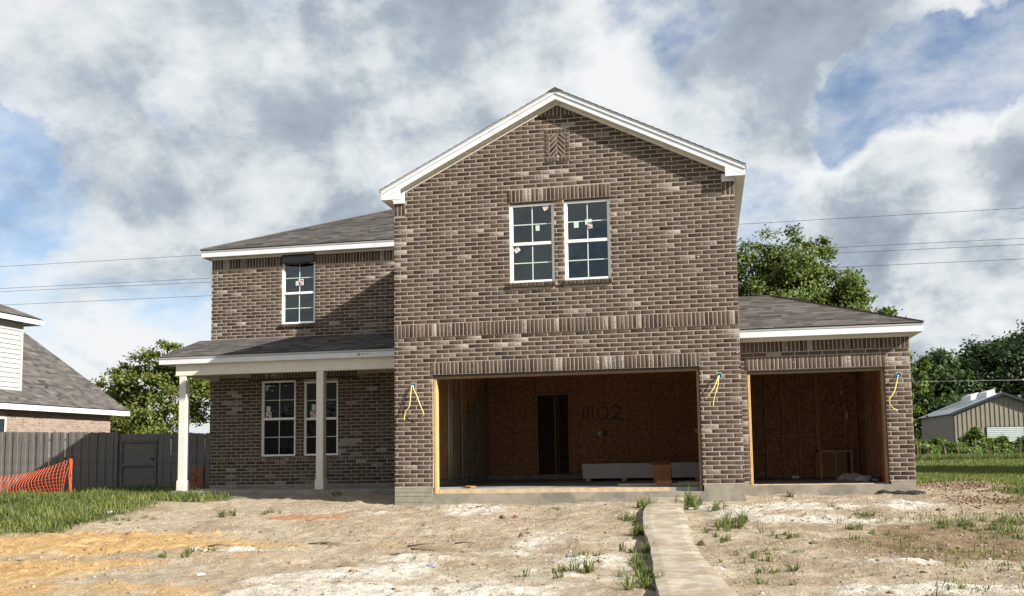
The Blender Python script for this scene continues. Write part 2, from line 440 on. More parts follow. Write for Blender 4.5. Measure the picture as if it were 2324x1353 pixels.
# ================================================================== GROUND
def terrain(x, y, fine=True):
    x = np.asarray(x, float); y = np.asarray(y, float)
    z = np.interp(y, [-40, -20, -16, -9, -5, -2.5, -.5, .2, 1.0, 2.0, 6, 20, 60, 200], [-.95, -.85, -.80, -.64, -.59, -.46, -.335, -.31, -.265, -.225, -.32, -.36, -.32, -.2])
    z = z + 0.13 * np.exp(-((x - 11.2) / 0.9) ** 2 - ((y - 3.6) / 1.5) ** 2)
    z = z + 0.05 * np.exp(-((x - 10.4) / 0.9) ** 2 - ((y + 0.6) / 0.8) ** 2)
    z = z + 0.07 * sstep(-x, 3.2, 5.2) * sstep(-y, -4, 1) * (1 - sstep(-y, 2.6, 4.0))
    if fine:
        near = np.exp(-np.maximum(0, y - 2) / 8)
        z = z + near * (0.07 * (fbm(x, y, 1.7, 3, 5) - .5) + 0.06 * (fbm(x, y, 0.45, 3, 9) - .5) + 0.05 * (fbm(x, y, 0.17, 2, 17) - .5))
        cl = zone_clay(x, y)
        z = z + cl * (0.085 * (fbm(x * 0.55 + y * 0.25, y * 1.6, 0.42, 3, 23) - .5) + .05 * (fbm(x, y, .13, 2, 3) - .5))
        for r0, sl_, wd in ((-5.35, .05, .13), (-6.75, .04, .13), (-3.7, -.03, .12)):
            d = (y - (r0 + sl_ * x + .12 * np.sin(x * .8 + r0))) / wd
            env = sstep(x, -6, -4) * (1 - sstep(x, 3.2, 4.2)) * (.4 + .6 * fbm(x, y, 1.2, 2, 37))
            z = z + env * (-.045 * np.exp(-d * d) + .035 * np.exp(-(np.abs(d) - 1.7) ** 2 * 3) + .012 * np.sin(x * 42) * np.exp(-d * d))
        wh = zone_white(x, y)
        z = z + wh * (0.07 * fbm(x, y, 0.33, 3, 29) + .04 * (fbm(x, y, .1, 2, 43) - .5))
    return z
def zone_clay(x, y):
    n = fbm(x, y, 1.3, 4, 71)
    a = np.exp(-((x + 2.3) / 2.5) ** 2 - ((y + 4.9) / 1.5) ** 2)
    a = np.maximum(a, np.exp(-((x + 1.5) / 2.4) ** 2 - ((y + 7.6) / 1.5) ** 2))
    a = np.maximum(a, 0.75 * np.exp(-((x - 0.4) / 1.5) ** 2 - ((y + 6.2) / 0.35) ** 2))
    a = np.maximum(a, 0.6 * np.exp(-((x - 1.7) / .6) ** 2 - ((y + 5.0) / 0.25) ** 2))
    a = np.maximum(a, 0.8 * np.exp(-((x + .2) / 2.0) ** 2 - ((y + 8.6) / 1.1) ** 2) * (x < 1.6))
    return sstep(a + (n - .5) * 1.1, 0.22, 0.80)
def zone_white(x, y):
    n = fbm(x, y, 0.9, 4, 83)
    a = np.exp(-((x - 2.3) / 1.3) ** 2 - ((y + 7.5) / 0.8) ** 2)
    a = np.maximum(a, .9 * np.exp(-((x - 3.2) / 1.6) ** 2 - ((y + 8.6) / .6) ** 2))
    a = np.maximum(a, np.exp(-((x - 8.0) / 1.3) ** 2 - ((y + 8.15) / 0.35) ** 2))
    a = np.maximum(a, np.exp(-((x - 7.85) / .45) ** 2 - ((y + 6.5) / .22) ** 2))
    a = np.maximum(a, .8 * np.exp(-((x - 0.0) / .7) ** 2 - ((y + 5.6) / .2) ** 2))
    a = np.maximum(a, .65 * np.exp(-((x - 7.2) / 1.6) ** 2 - ((y + 2.2) / .9) ** 2))
    a = np.maximum(a, .55 * np.exp(-((x - 3.3) / 1.8) ** 2 - ((y + 1.2) / .6) ** 2))
    a = np.maximum(a, .62 * np.exp(-((y + 1.0) / 1.1) ** 2) * sstep(x, -1.5, 1.0) * (1 - sstep(x, 9.2, 10.5)))
    a = np.maximum(a, .42 * sstep(-y, 2, 6) * sstep(x, .5, 2.5) * (1 - sstep(x, 5.5, 6.5)))
    return sstep(a + (n - .5) * 1.5, 0.30, 0.95)
def zone_red(x, y):
    n = fbm(x, y, 0.6, 4, 91)
    a = np.exp(-((x + 0.9) / 1.3) ** 2 - ((y + 2.1) / 0.42) ** 2)
    a = np.maximum(a, np.exp(-((x - 2.0) / .35) ** 2 - ((y + 1.35) / .14) ** 2))
    return sstep(a + (n - .5) * 0.8, 0.4, 0.8)
def zone_brown(x, y):
    n = fbm(x, y, 1.1, 4, 97)
    a = np.exp(-((x - 8.6) / 1.9) ** 2 - ((y + 4.9) / 1.9) ** 2)
    a = np.maximum(a, np.exp(-((x - 11.0) / 1.0) ** 2 - ((y - 3.0) / 1.7) ** 2))
    a = np.maximum(a, np.exp(-((x - 10.6) / .9) ** 2 - ((y + .6) / .6) ** 2))
    return sstep(a + (n - .5) * 0.8, 0.35, 0.7)
def zone_grass(x, y):
    n = fbm(x, y, 1.0, 4, 101)
    left = sstep(-x + (n - .5) * 1.5 - 0.30 * (y + 2), 4.1, 4.9) * sstep(y, -4.4, -3.4)
    left = np.maximum(left, sstep(-x + (n - .5) * 1.0, 6.1, 6.6) * sstep(y, 1.4, 2.2))
    edge = 9.95 + np.interp(y, [-8, -2.5, 0, 2.5, 5, 9], [1.9, .9, 1.0, 1.35, .8, .05])
    right = sstep(x - edge + (n - .5) * 1.6, -0.1, 0.5)
    left = np.maximum(left, sstep(np.exp(-((x + 4.9) / 1.15) ** 2 - ((y - .9) / .85) ** 2) + (n - .5) * .7, .35, .6))
    far = sstep(y, 11, 13)
    return np.maximum(np.maximum(left, right), far)

def axis(segs):
    out = [segs[0][0]]
    for a, b, st in segs:
        n = max(1, int(round((b - a) / st)))
        out += list(np.linspace(a, b, n + 1)[1:])
    return np.array(out)
xs = axis([(-260, -60, 20), (-60, -16, 3), (-16, -9, .5), (-9, -4, .12), (-4, 11.5, .045), (11.5, 15, .15), (15, 30, 1.0), (30, 60, 5), (60, 300, 20)])
ys = axis([(-60, -20, 5), (-20, -10, .8), (-10, -9.2, .1), (-9.2, -1.0, .045), (-1.0, 2.5, .06), (2.5, 8, .2), (8, 20, .8), (20, 80, 4), (80, 420, 20)])
GX, GY = np.meshgrid(xs, ys)
GZ = terrain(GX, GY)
nx, ny = len(xs), len(ys)
V = np.stack([GX.ravel(), GY.ravel(), GZ.ravel()], 1)
ii = (np.arange(ny - 1)[:, None] * nx + np.arange(nx - 1)[None, :]).ravel()
quads = np.stack([ii, ii + 1, ii + nx + 1, ii + nx], 1)

gm = bpy.data.materials.new('ground_dirt'); gm.use_nodes = True
t = NT(gm.node_tree)
pos = t.n('ShaderNodeNewGeometry').outputs['Position']
nA = t.noise(pos, 0.9, 6, 0.6); nB = t.noise(pos, 7, 6, 0.65); nC = t.noise(pos, 45, 5, 0.7); nD = t.noise(pos, 2.6, 6, 0.62, 0.5)
col = t.mix(t.rng(nA, .35, .65), (0.35, 0.285, 0.205), (0.45, 0.39, 0.30))
col = t.mix(t.rng(nD, .50, .66, 0, .75), col, (0.52, 0.455, 0.36))
col = t.mix(t.rng(nB, .52, .70, 0, .55), col, (0.22, 0.16, 0.105))
nG = t.noise(pos, 0.55, 7, 0.65, 1.2)
col = t.mix(t.rng(nG, .50, .62, 0, .62), col, (0.27, 0.205, 0.14))
edgen = t.math('ADD', t.math('MULTIPLY', t.math('SUBTRACT', nB, 0.5), 1.3), t.math('MULTIPLY', t.math('SUBTRACT', nC, 0.5), 0.9))
def zmix(col, name, c0, c1, sc):
    a = t.math('ADD', t.attr(name).outputs['Fac'], edgen)
    m_ = t.math('MULTIPLY', t.rng(a, .15, 1.0), t.rng(t.attr(name).outputs['Fac'], .02, .4))
    return t.mix(m_, col, t.mix(t.rng(t.noise(pos, sc, 5, .65), .35, .65), c0, c1))
col = zmix(col, 'brown', (0.17, 0.12, 0.07), (0.27, 0.20, 0.125), 4)
col = zmix(col, 'clay', (0.44, 0.275, 0.115), (0.58, 0.40, 0.19), 3.5)
col = zmix(col, 'red', (0.36, 0.18, 0.10), (0.44, 0.27, 0.17), 5)
col = zmix(col, 'white', (0.50, 0.465, 0.41), (0.74, 0.715, 0.66), 9)
col = zmix(col, 'grass', (0.075, 0.085, 0.030), (0.135, 0.135, 0.055), 2)
nE = t.noise(pos, 17, 6, 0.7, 0.4)
col = t.mix(t.rng(nC, .53, .72, 0, .62), col, (0.13, 0.095, 0.065))
col = t.mix(t.rng(nE, .56, .70, 0, .55), col, (0.17, 0.125, 0.085))
col = t.mix(t.rng(nC, .30, .44, .6, 0), col, (0.66, 0.60, 0.51))
col = t.mix(t.rng(nE, .30, .43, .5, 0), col, (0.62, 0.56, 0.48))
col = t.mix(1.0, col, (.82, .80, .77, 1), 'MULTIPLY')
h = t.math('ADD', t.math('MULTIPLY', nC, 0.35), nB)
b = t.n('ShaderNodeBump', {'Height': h, 'Strength': 1.0, 'Distance': 0.09})
p = t.n('ShaderNodeBsdfPrincipled', {'Base Color': col, 'Roughness': 0.97, 'Specular IOR Level': 0.1, 'Normal': b.outputs[0]})
t.n('ShaderNodeOutputMaterial', {0: p.outputs[0]})
fx, fy = GX.ravel(), GY.ravel()
ground = fast_mesh('ground', V, quads.ravel(), np.arange(len(quads)) * 4, np.full(len(quads), 4), gm, smooth=True,
                   attrs=dict(clay=zone_clay(fx, fy), white=zone_white(fx, fy), red=zone_red(fx, fy), brown=zone_brown(fx, fy), grass=zone_grass(fx, fy)))
tag(ground, 'bare dirt yard of tan soil, orange clay and white caliche around the house', kind='structure')

# concrete strip running from the garage towards the street
PL = [(4.88, -.30), (4.86, -1.6), (4.88, -2.76), (5.02, -4.2), (5.16, -5.41), (5.30, -7.0), (5.42, -8.53), (5.75, -12)]
PR = [(5.44, -.30), (5.46, -1.6), (5.54, -2.78), (5.62, -4.2), (5.68, -5.40), (5.84, -7.0), (6.02, -8.49), (6.5, -12)]
def resample(P, n):
    P = np.array(P, float); s = np.r_[0, np.cumsum(np.hypot(*np.diff(P, axis=0).T))]
    u = np.linspace(0, s[-1], n); return np.stack([np.interp(u, s, P[:, 0]), np.interp(u, s, P[:, 1])], 1)
A, B = resample(PL, 60), resample(PR, 60)
vs, fs = [], []
K = 7
for i in range(60):
    w = 0.012 * (fbm(A[i, 0] * 2, A[i, 1] * 2, .9, 3, 4) - .5) * 4
    for k in range(K):
        q = k / (K - 1); x = A[i, 0] * (1 - q) + B[i, 0] * q + (w if k in (0, K - 1) else 0); y = A[i, 1] * (1 - q) + B[i, 1] * q
        z = float(terrain(x, y, False)) + 0.105 + 0.004 * (float(fbm(x, y, .4, 3, 3)) - .5)
        vs.append((x, y, z - (0.012 if k in (0, K - 1) else 0)))
n = len(vs)
for i in range(60):
    for k, src in ((0, A), (1, B)):
        vs.append((src[i, 0], src[i, 1], float(terrain(src[i, 0], src[i, 1], False)) - 0.15))
for i in range(59):
    for k in range(K - 1):
        fs.append((i * K + k, i * K + k + 1, (i + 1) * K + k + 1, (i + 1) * K + k))
    fs.append((i * K, (i + 1) * K, n + 2 * (i + 1), n + 2 * i)); fs.append((i * K + K - 1, (i + 1) * K + K - 1, n + 2 * (i + 1) + 1, n + 2 * i + 1))
path = mesh_obj('concrete_path', vs, fs, PATHC, smooth=False)
tag(path, 'narrow curving strip of old concrete leading up to the garage', kind='structure')

# ================================================================== HOUSE
HOUSE = empty('brick_house', (0, 0, 0))
tag(HOUSE, 'unfinished two storey brown brick house with gable, porch and open garages', 'house')
CO = 0.0813            # course height
PITCH_B = 0.2565       # brick length + joint
JT = 0.0138
WG = 6.512             # gable width
D2, DL = 1.047, 3.80   # planes of the side garage and of the entry wing
GROUND_Z = -0.5
RIDGE_X = WG / 2
SLOPE = 0.497

def clip(poly, a, b, c):
    """keep a*x+b*z<=c"""
    out = []
    for i in range(len(poly)):
        p, q = poly[i], poly[(i + 1) % len(poly)]
        dp, dq = a * p[0] + b * p[1] - c, a * q[0] + b * q[1] - c
        if dp <= 0: out.append(p)
        if dp * dq < 0:
            s = dp / (dp - dq); out.append((p[0] + s * (q[0] - p[0]), p[1] + s * (q[1] - p[1])))
    return out
def area(poly):
    return 0.5 * abs(sum(poly[i][0] * poly[(i + 1) % len(poly)][1] - poly[(i + 1) % len(poly)][0] * poly[i][1] for i in range(len(poly))))

class BrickSet:
    """bricks laid on a wall plane y = Y (facing -y)"""
    def __init__(self, Y):
        self.Y, self.items, self.strips = Y, [], []
    def put(self, poly, proud=0.0, full=False, smear=None):
        if area(poly) < 0.0008 or len(poly) < 3: return
        tint = min(1, max(0, random.gauss(0.5, 0.22)))
        if random.random() < 0.07: tint = random.uniform(0, .15)
        cx = sum(q[0] for q in poly) / len(poly); cz = sum(q[1] for q in poly) / len(poly)
        if smear is None:
            cl = float(fbm(cx, cz, 0.9, 2, 55))
            smear = random.uniform(.5, .9) if random.random() < 0.03 + 0.5 * max(0, cl - .55) * 2 else (random.uniform(.15, .45) if random.random() < .28 else 0.0)
        self.items.append((poly, proud + random.uniform(.0004, .0024), tint, smear, full))
    def courses(self, x0, x1, z0, n, holes, off=0.0, co=CO, clips=(), start=0):
        for i in range(n):
            za, zb = z0 + i * co + JT / 2, z0 + (i + 1) * co - JT / 2
            blocks = [(h[0], h[1]) for h in holes if min(zb, h[3]) - max(za, h[2]) > 0.02]
            trims = [h for h in holes if 0 < min(zb, h[3]) - max(za, h[2]) <= 0.02]
            spans = [(x0, x1)]
            for bx0, bx1 in blocks:
                ns = []
                for s0, s1 in spans:
                    if bx1 <= s0 or bx0 >= s1: ns.append((s0, s1)); continue
                    if bx0 > s0: ns.append((s0, bx0))
                    if bx1 < s1: ns.append((bx1, s1))
                spans = ns
            shift = off + (0.5 * PITCH_B if (i + start) % 2 else 0) + random.uniform(-.006, .006)
            for s0, s1 in spans:
                k0 = math.floor((s0 - x0 - shift) / PITCH_B)
                k = k0
                while True:
                    bx = x0 + shift + k * PITCH_B
                    if bx >= s1: break
                    jx = random.uniform(-.004, .004)
                    a, b = max(s0, bx + JT / 2 + jx), min(s1, bx + PITCH_B - JT / 2 + jx)
                    k += 1
                    if b - a < 0.03: continue
                    full = (b - a) > PITCH_B - JT - 0.012
                    dz = random.uniform(-.0015, .0015)
                    poly = [(a, za + dz), (b, za + dz), (b, zb + dz), (a, zb + dz)]
                    ar = area(poly)
                    for c in clips:
                        poly = clip(poly, *c)
                        if not poly: break
                    if not poly: continue
                    if abs(area(poly) - ar) > 1e-6 or trims: full = False
                    self.put(poly, 0.0, full)
    def soldiers(self, x0, x1, z0, z1, proud=0.012, clips=(), w=0.0735, smear=None):
        n = max(1, round((x1 - x0) / (w + .003))); st = (x1 - x0) / n
        if proud > .003 and not clips: self.strips.append((x0 + .003, x1 - .003, z0 + .004, z1 - .004, proud - .0012))
        for i in range(n):
            a, b = x0 + i * st + JT / 2 + random.uniform(-.002, .002), x0 + (i + 1) * st - JT / 2
            poly = [(a, z0 + JT / 2), (b, z0 + JT / 2), (b, z1 - JT / 2), (a, z1 - JT / 2)]
            for c in clips:
                poly = clip(poly, *c)
                if not poly: break
            if poly: self.put(poly, proud, False, smear)
    def mesh(self, items, name, parent):
        V, L, S, T, A1, A2 = [], [], [], [], [], []
        for poly, proud, tint, smear, full in items:
            n = len(poly); b0 = len(V)
            cx = sum(q[0] for q in poly) / n; cz = sum(q[1] for q in poly) / n
            yb, ym, yf = self.Y + 0.02, self.Y - proud + .003, self.Y - proud
            ch = 0.0035
            for x, z in poly: V.append((x, yb, z))
            for x, z in poly: V.append((x + random.uniform(-.0012, .0012), ym, z + random.uniform(-.0012, .0012)))
            for x, z in poly:
                dx, dz = cx - x, cz - z
                V.append((x + math.copysign(min(ch, abs(dx)), dx), yf + random.uniform(-.0006, .0006), z + math.copysign(min(ch, abs(dz)), dz)))
            for i in range(n):
                j = (i + 1) % n
                for r in (0, 1):
                    S.append(len(L)); L += [b0 + r * n + i, b0 + r * n + j, b0 + (r + 1) * n + j, b0 + (r + 1) * n + i]; T.append(4)
            S.append(len(L)); L += [b0 + 2 * n + i for i in range(n)]; T.append(n)
            A1 += [tint] * (3 * n); A2 += [smear] * (3 * n)
        o = fast_mesh(name, V, L, S, T, BRICK, parent, dict(tint=A1, smear=A2))
        return o

def mortar_sheet(name, Y, polys, thick=0.10):
    m = MB()
    for poly in polys: m.prism(poly, Y, Y + thick)
    return m.build(name, MORTAR, HOUSE)
def rects_minus(x0, x1, z0, z1, holes):
    """decompose a rectangle minus rectangular holes into rectangles"""
    zs = sorted({z0, z1, *[min(max(h[2], z0), z1) for h in holes], *[min(max(h[3], z0), z1) for h in holes]})
    out = []
    for a, b in zip(zs[:-1], zs[1:]):
        if b - a < 1e-6: continue
        spans = [(x0, x1)]
        for h in holes:
            if h[2] < b - 1e-6 and h[3] > a + 1e-6:
                ns = []
                for s0, s1 in spans:
                    if h[1] <= s0 or h[0] >= s1: ns.append((s0, s1)); continue
                    if h[0] > s0: ns.append((s0, h[0]))
                    if h[1] < s1: ns.append((h[1], s1))
                spans = ns
        out += [[(s0, a), (s1, a), (s1, b), (s0, b)] for s0, s1 in spans]
    return out

# ---------------- gable wall
XL, XR, HD = 0.757, 5.779, 26 * CO          # garage opening
BAND0, BAND1 = 35 * CO, 35 * CO + 0.256
rk = 7.204                                    # brick apex
clipsG = [(SLOPE, 1, rk + SLOPE * RIDGE_X), (-SLOPE, 1, rk - SLOPE * RIDGE_X)]
# (left rake: z <= rk - SLOPE*(RIDGE_X - x)  ->  -SLOPE*x + z <= rk - SLOPE*RIDGE_X)
GW = [(2.30, 3.16, 3.81, 5.32), (3.355, 4.22, 3.81, 5.32)]
VENT = (3.012, 3.487, 6.105, 6.735)
gb = BrickSet(0.0)
gb.courses(0, WG, 0, 35, [(XL, XR, -1, HD + 0.246)], off=-0.07)
gb.soldiers(0, WG, BAND0, BAND1, 0.014)
gb.soldiers(XL - .02, XR + .02, HD, HD + 0.246, 0.010)
corner = [(-.1, .235, 5.24, 5.56), (WG - .235, WG + .1, 5.24, 5.56)]
gb.courses(0, WG, BAND1, 53, [(a - .004, b + .004, 3.70, 5.36) for a, b, c, d in GW] + [(2.28, 4.24, 5.36, 5.606), VENT] + corner + [(RIDGE_X - .62, RIDGE_X + .62, 6.985, 8)],
           off=-0.13, clips=clipsG)
gb.soldiers(2.28, 4.24, 5.36, 5.606, 0.012)
gb.soldiers(RIDGE_X - .455, RIDGE_X + .455, 6.985, 7.23, 0.0, clips=clipsG)
gb.soldiers(0, .235, 5.24, 5.49, 0.004); gb.soldiers(WG - .235, WG, 5.24, 5.49, 0.004)
# sloped pieces between the windows are laid by courses() already; jamb returns are modelled as a reveal
polysG = [q for q in rects_minus(0, WG, -0.02, 5.56, [(XL, XR, -1, HD)] + [(a, b, c - .1, d + .03) for a, b, c, d in GW])]
polysG.append([(0.0, 5.56), (WG, 5.56), (WG, rk - SLOPE * RIDGE_X + .02), (RIDGE_X, rk + .02), (0, rk - SLOPE * RIDGE_X + .02)])
gable_wall = mortar_sheet('gable_wall', 0.0012, polysG)

# ---------------- side garage wall
X2L, X2R, H2, X2E = 6.655, 9.165, 2.075, 9.62
sb = BrickSet(D2)
sb.courses(WG, X2E, -0.012, 30, [(X2L, X2R, -1, 2.345), (WG, X2E + .1, 2.425, 3)], off=-.11)
sb.soldiers(X2L - .02, X2R + .02, H2 + .022, 2.343, 0.010)
sb.soldiers(WG, X2E, 2.427, 2.672, 0.006)
side_wall = mortar_sheet('side_garage_wall', D2 + .0012, rects_minus(WG, X2E, -.03, 2.74, [(X2L, X2R, -1, H2 + .01)]))

# ---------------- entry wing wall
XEL = -6.118
UW = (-4.253, -3.388, 3.835, 5.36)
LW = [(-4.766, -3.875, 0.63, 2.45), (-3.671, -2.790, 0.63, 2.41)]
eb = BrickSet(DL)
holesE = [(UW[0], UW[1], 3.74, 5.56)] + [(a, b, .60, d + .04) for a, b, c, d in LW]
eb.courses(XEL, 0.10, -0.05, 7, [], off=-.06)
eb.soldiers(XEL, 0.10, -.05 + 7 * CO, -.05 + 8 * CO + .01, 0.006, w=.066)
eb.courses(XEL, 0.10, -.05 + 8 * CO + .01, 24, holesE, off=-.06, start=1)
eb.soldiers(-5.05, -2.3, 2.52, 2.74, .006)
eb.courses(XEL, 0.10, 3.36, 23, holesE, off=-.1)
for x0, x1 in ((XEL, UW[0]), (UW[1], 0.1)): eb.soldiers(x0, x1, 5.262, 5.51, 0.006)
entry_wall = mortar_sheet('entry_wall', DL + .0012, rects_minus(XEL, 0.10, -.07, 5.56, [(UW[0], UW[1], 3.76, 5.38)] + [(a, b, c - .03, d) for a, b, c, d in LW]))

# 300 bricks that show largest become parts of their own, the rest one mesh per wall
cand = []
for bs, wall in ((gb, gable_wall), (sb, side_wall)):
    for it in bs.items:
        if it[4]:
            cx = sum(q[0] for q in it[0]) / 4; cz = sum(q[1] for q in it[0]) / 4
            cand.append(((Vector((cx, bs.Y, cz)) - CAMPOS).length, bs, wall, it, cx, cz))
cand.sort(key=lambda c: c[0])
picked = set()
proto = []
BL, BH = PITCH_B - JT, CO - JT
for k in range(16):
    q = BrickSet(0.0)
    q.items = [([(-BL / 2, -BH / 2), (BL / 2, -BH / 2), (BL / 2, BH / 2), (-BL / 2, BH / 2)], 0, [.15, .34, .4, .44, .47, .5, .5, .53, .56, .58, .62, .66, .7, .8, .5, .46][k], [0, 0, .25, 0, 0, .3, 0, 0, .2, 0, .4, 0, 0, .6, .75, 0][k], True)]
    proto.append(q.mesh(q.items, 'brick', gable_wall))
for n, (dist, bs, wall, it, cx, cz) in enumerate(cand[:300]):
    picked.add(id(it))
    v = random.choices(range(16), weights=[2, 4, 3, 4, 4, 2, 5, 4, 2, 4, 1.6, 3, 3, 1.1, .8, 3])[0]
    if n < 16: o = proto[n]
    else:
        o = proto[v].copy(); COL.objects.link(o)
    o.parent = wall
    o.location = (cx, bs.Y - it[1], cz)
    o.rotation_euler = (random.uniform(-.008, .008), random.uniform(-.004, .004), random.uniform(-.003, .003))
for bs, wall in ((gb, gable_wall), (sb, side_wall), (eb, entry_wall)):
    o = bs.mesh([i for i in bs.items if id(i) not in picked], 'brick_courses', wall)
    for a, b, c, d, pr in bs.strips:
        m = MB(); m.box(a, b, bs.Y - pr, bs.Y + .004, c, d); m.build('soldier_mortar', MORTAR, wall)
    o['kind'] = 'stuff'

# ---------------- herringbone panel in the gable
m = MB(); m.box(VENT[0], VENT[1], -.004, .03, VENT[2], VENT[3])
hp = m.build('herringbone_panel', MORTAR, HOUSE)
q = BrickSet(-.006)
x0, x1, z0, z1 = VENT
fw = .088
for k in range(7):
    a = x0 + k * (x1 - x0) / 7; b = a + (x1 - x0) / 7
    q.put([(a + .004, z0 + .003), (b - .004, z0 + .003), (b - .004, z0 + .085), (a + .004, z0 + .085)], .001)
    q.put([(a + .004, z1 - .085), (b - .004, z1 - .085), (b - .004, z1 - .003), (a + .004, z1 - .003)], .001)
for k in range(6):
    a = z0 + .09 + k * (z1 - z0 - .18) / 6; b = a + (z1 - z0 - .18) / 6
    for xa, xb in ((x0, x0 + fw), (x1 - fw, x1)):
        q.put([(xa + .004, a + .004), (xb - .004, a + .004), (xb - .004, b - .004), (xa + .004, b - .004)], .001)
ix0, ix1, iz0, iz1 = x0 + fw + .006, x1 - fw - .006, z0 + .095, z1 - .095
ic = (ix0 + ix1) / 2
for k in range(-1, 9):
    for sg in (-1, 1):
        zb = iz0 + k * .098 + (0.049 if sg > 0 else 0)
        poly = [(ic + sg * .004, zb), (ic + sg * .3, zb - .296), (ic + sg * .3, zb - .296 + .076), (ic + sg * .004, zb + .076)]
        for c in ((-1, 0, -ix0), (1, 0, ix1), (0, -1, -iz0), (0, 1, iz1)):
            poly = clip(poly, *c)
            if not poly: break
        if poly: q.put(poly, 0.0, smear=0)
q.mesh(q.items, 'brick_pattern', hp)

# ---------------- foundation
m = MB()
m.prism([(0.0, GROUND_Z), (WG, GROUND_Z), (WG, -.004), (XR + .02, -.004), (XR + .02, -.135), (XL - .015, -.135), (XL - .015, -.004), (0, -.004)], 0.004, 0.19)
m.prism([(WG + .02, GROUND_Z), (X2E - .01, GROUND_Z), (X2E - .01, -.018), (X2R + .02, -.018), (X2R + .02, -.085), (X2L - .02, -.085), (X2L - .02, -.018), (WG + .02, -.018)], D2 + .004, D2 + .2)
m.box(WG - .006, WG + .008, .02, D2 - .002, GROUND_Z, -.006)
m.box(X2E - .02, X2E + .02, D2 + .21, 6.6, GROUND_Z, -.02)
m.build('foundation', CONC, HOUSE)
m = MB()
m.bbox(-6.02, -0.006, 2.05, DL + .05, GROUND_Z, -.118, .012)
porch_slab = m.build('porch_slab', CONC, HOUSE)
m = MB(); m.box(XEL + .01, .05, DL + .012, DL + .1, -.13, -.062)
m.build('wall_footing', CONC, HOUSE)

# form-board lines on the concrete pier: thin ridges
m = MB()
for z in (-.10, -.175, -.285):
    m.box(0.004, XL - .03, -.001, .006, z, z + .006)
m.build('form_ridge', CONC, HOUSE)

# ---------------- hidden walls of the shell
m = MB()
m.box(XEL + .004, XEL + .10, DL + .105, 11.2, GROUND_Z, 5.55)
m.build('left_side_wall', SIDEBRICK, HOUSE)
m = MB(); m.box(WG - .10, WG - .004, .12, 11.2, GROUND_Z, 5.60); m.build('right_side_wall', SIDEBRICK, HOUSE)
m = MB(); m.box(XEL + .12, WG - .12, 11.1, 11.2, GROUND_Z, 5.55); m.build('rear_wall', SIDEBRICK, HOUSE)
m = MB(); m.box(X2E - .1, X2E - .004, D2 + .12, 6.6, -.02, 2.70); m.build('garage_side_wall', SIDEBRICK, HOUSE)
m = MB(); m.box(WG + .004, X2E - .11, 6.5, 6.6, -.3, 2.70); m.build('garage_rear_wall', SIDEBRICK, HOUSE)
m = MB(); m.box(-.0, .09, .12, DL - .004, -.1, 5.56); m.build('gable_return_wall', SIDEBRICK, HOUSE)
m = MB(); m.box(.11, WG - .12, .13, 11.0, 2.72, 2.80); m.box(XEL + .12, .10, DL + .12, 11.0, 2.72, 2.80); m.build('upper_floor_deck', CEIL, HOUSE)

m = MB(); m.box(XEL + .12, .10, DL + 1.9, DL + 1.98, -.3, 5.5); m.build('dark_partition', CEIL, HOUSE)  # dark wall added behind the entry windows so the panes stay dark
m = MB(); m.box(.12, WG - .12, 2.2, 2.28, 2.82, 6.2); m.build('dark_partition', CEIL, HOUSE)  # likewise added behind the gable windows to darken them
m = MB(); m.box(XEL + .11, .10, DL + .12, DL + 1.9, -.13, -.06); m.build('entry_floor', FLOORC, HOUSE)
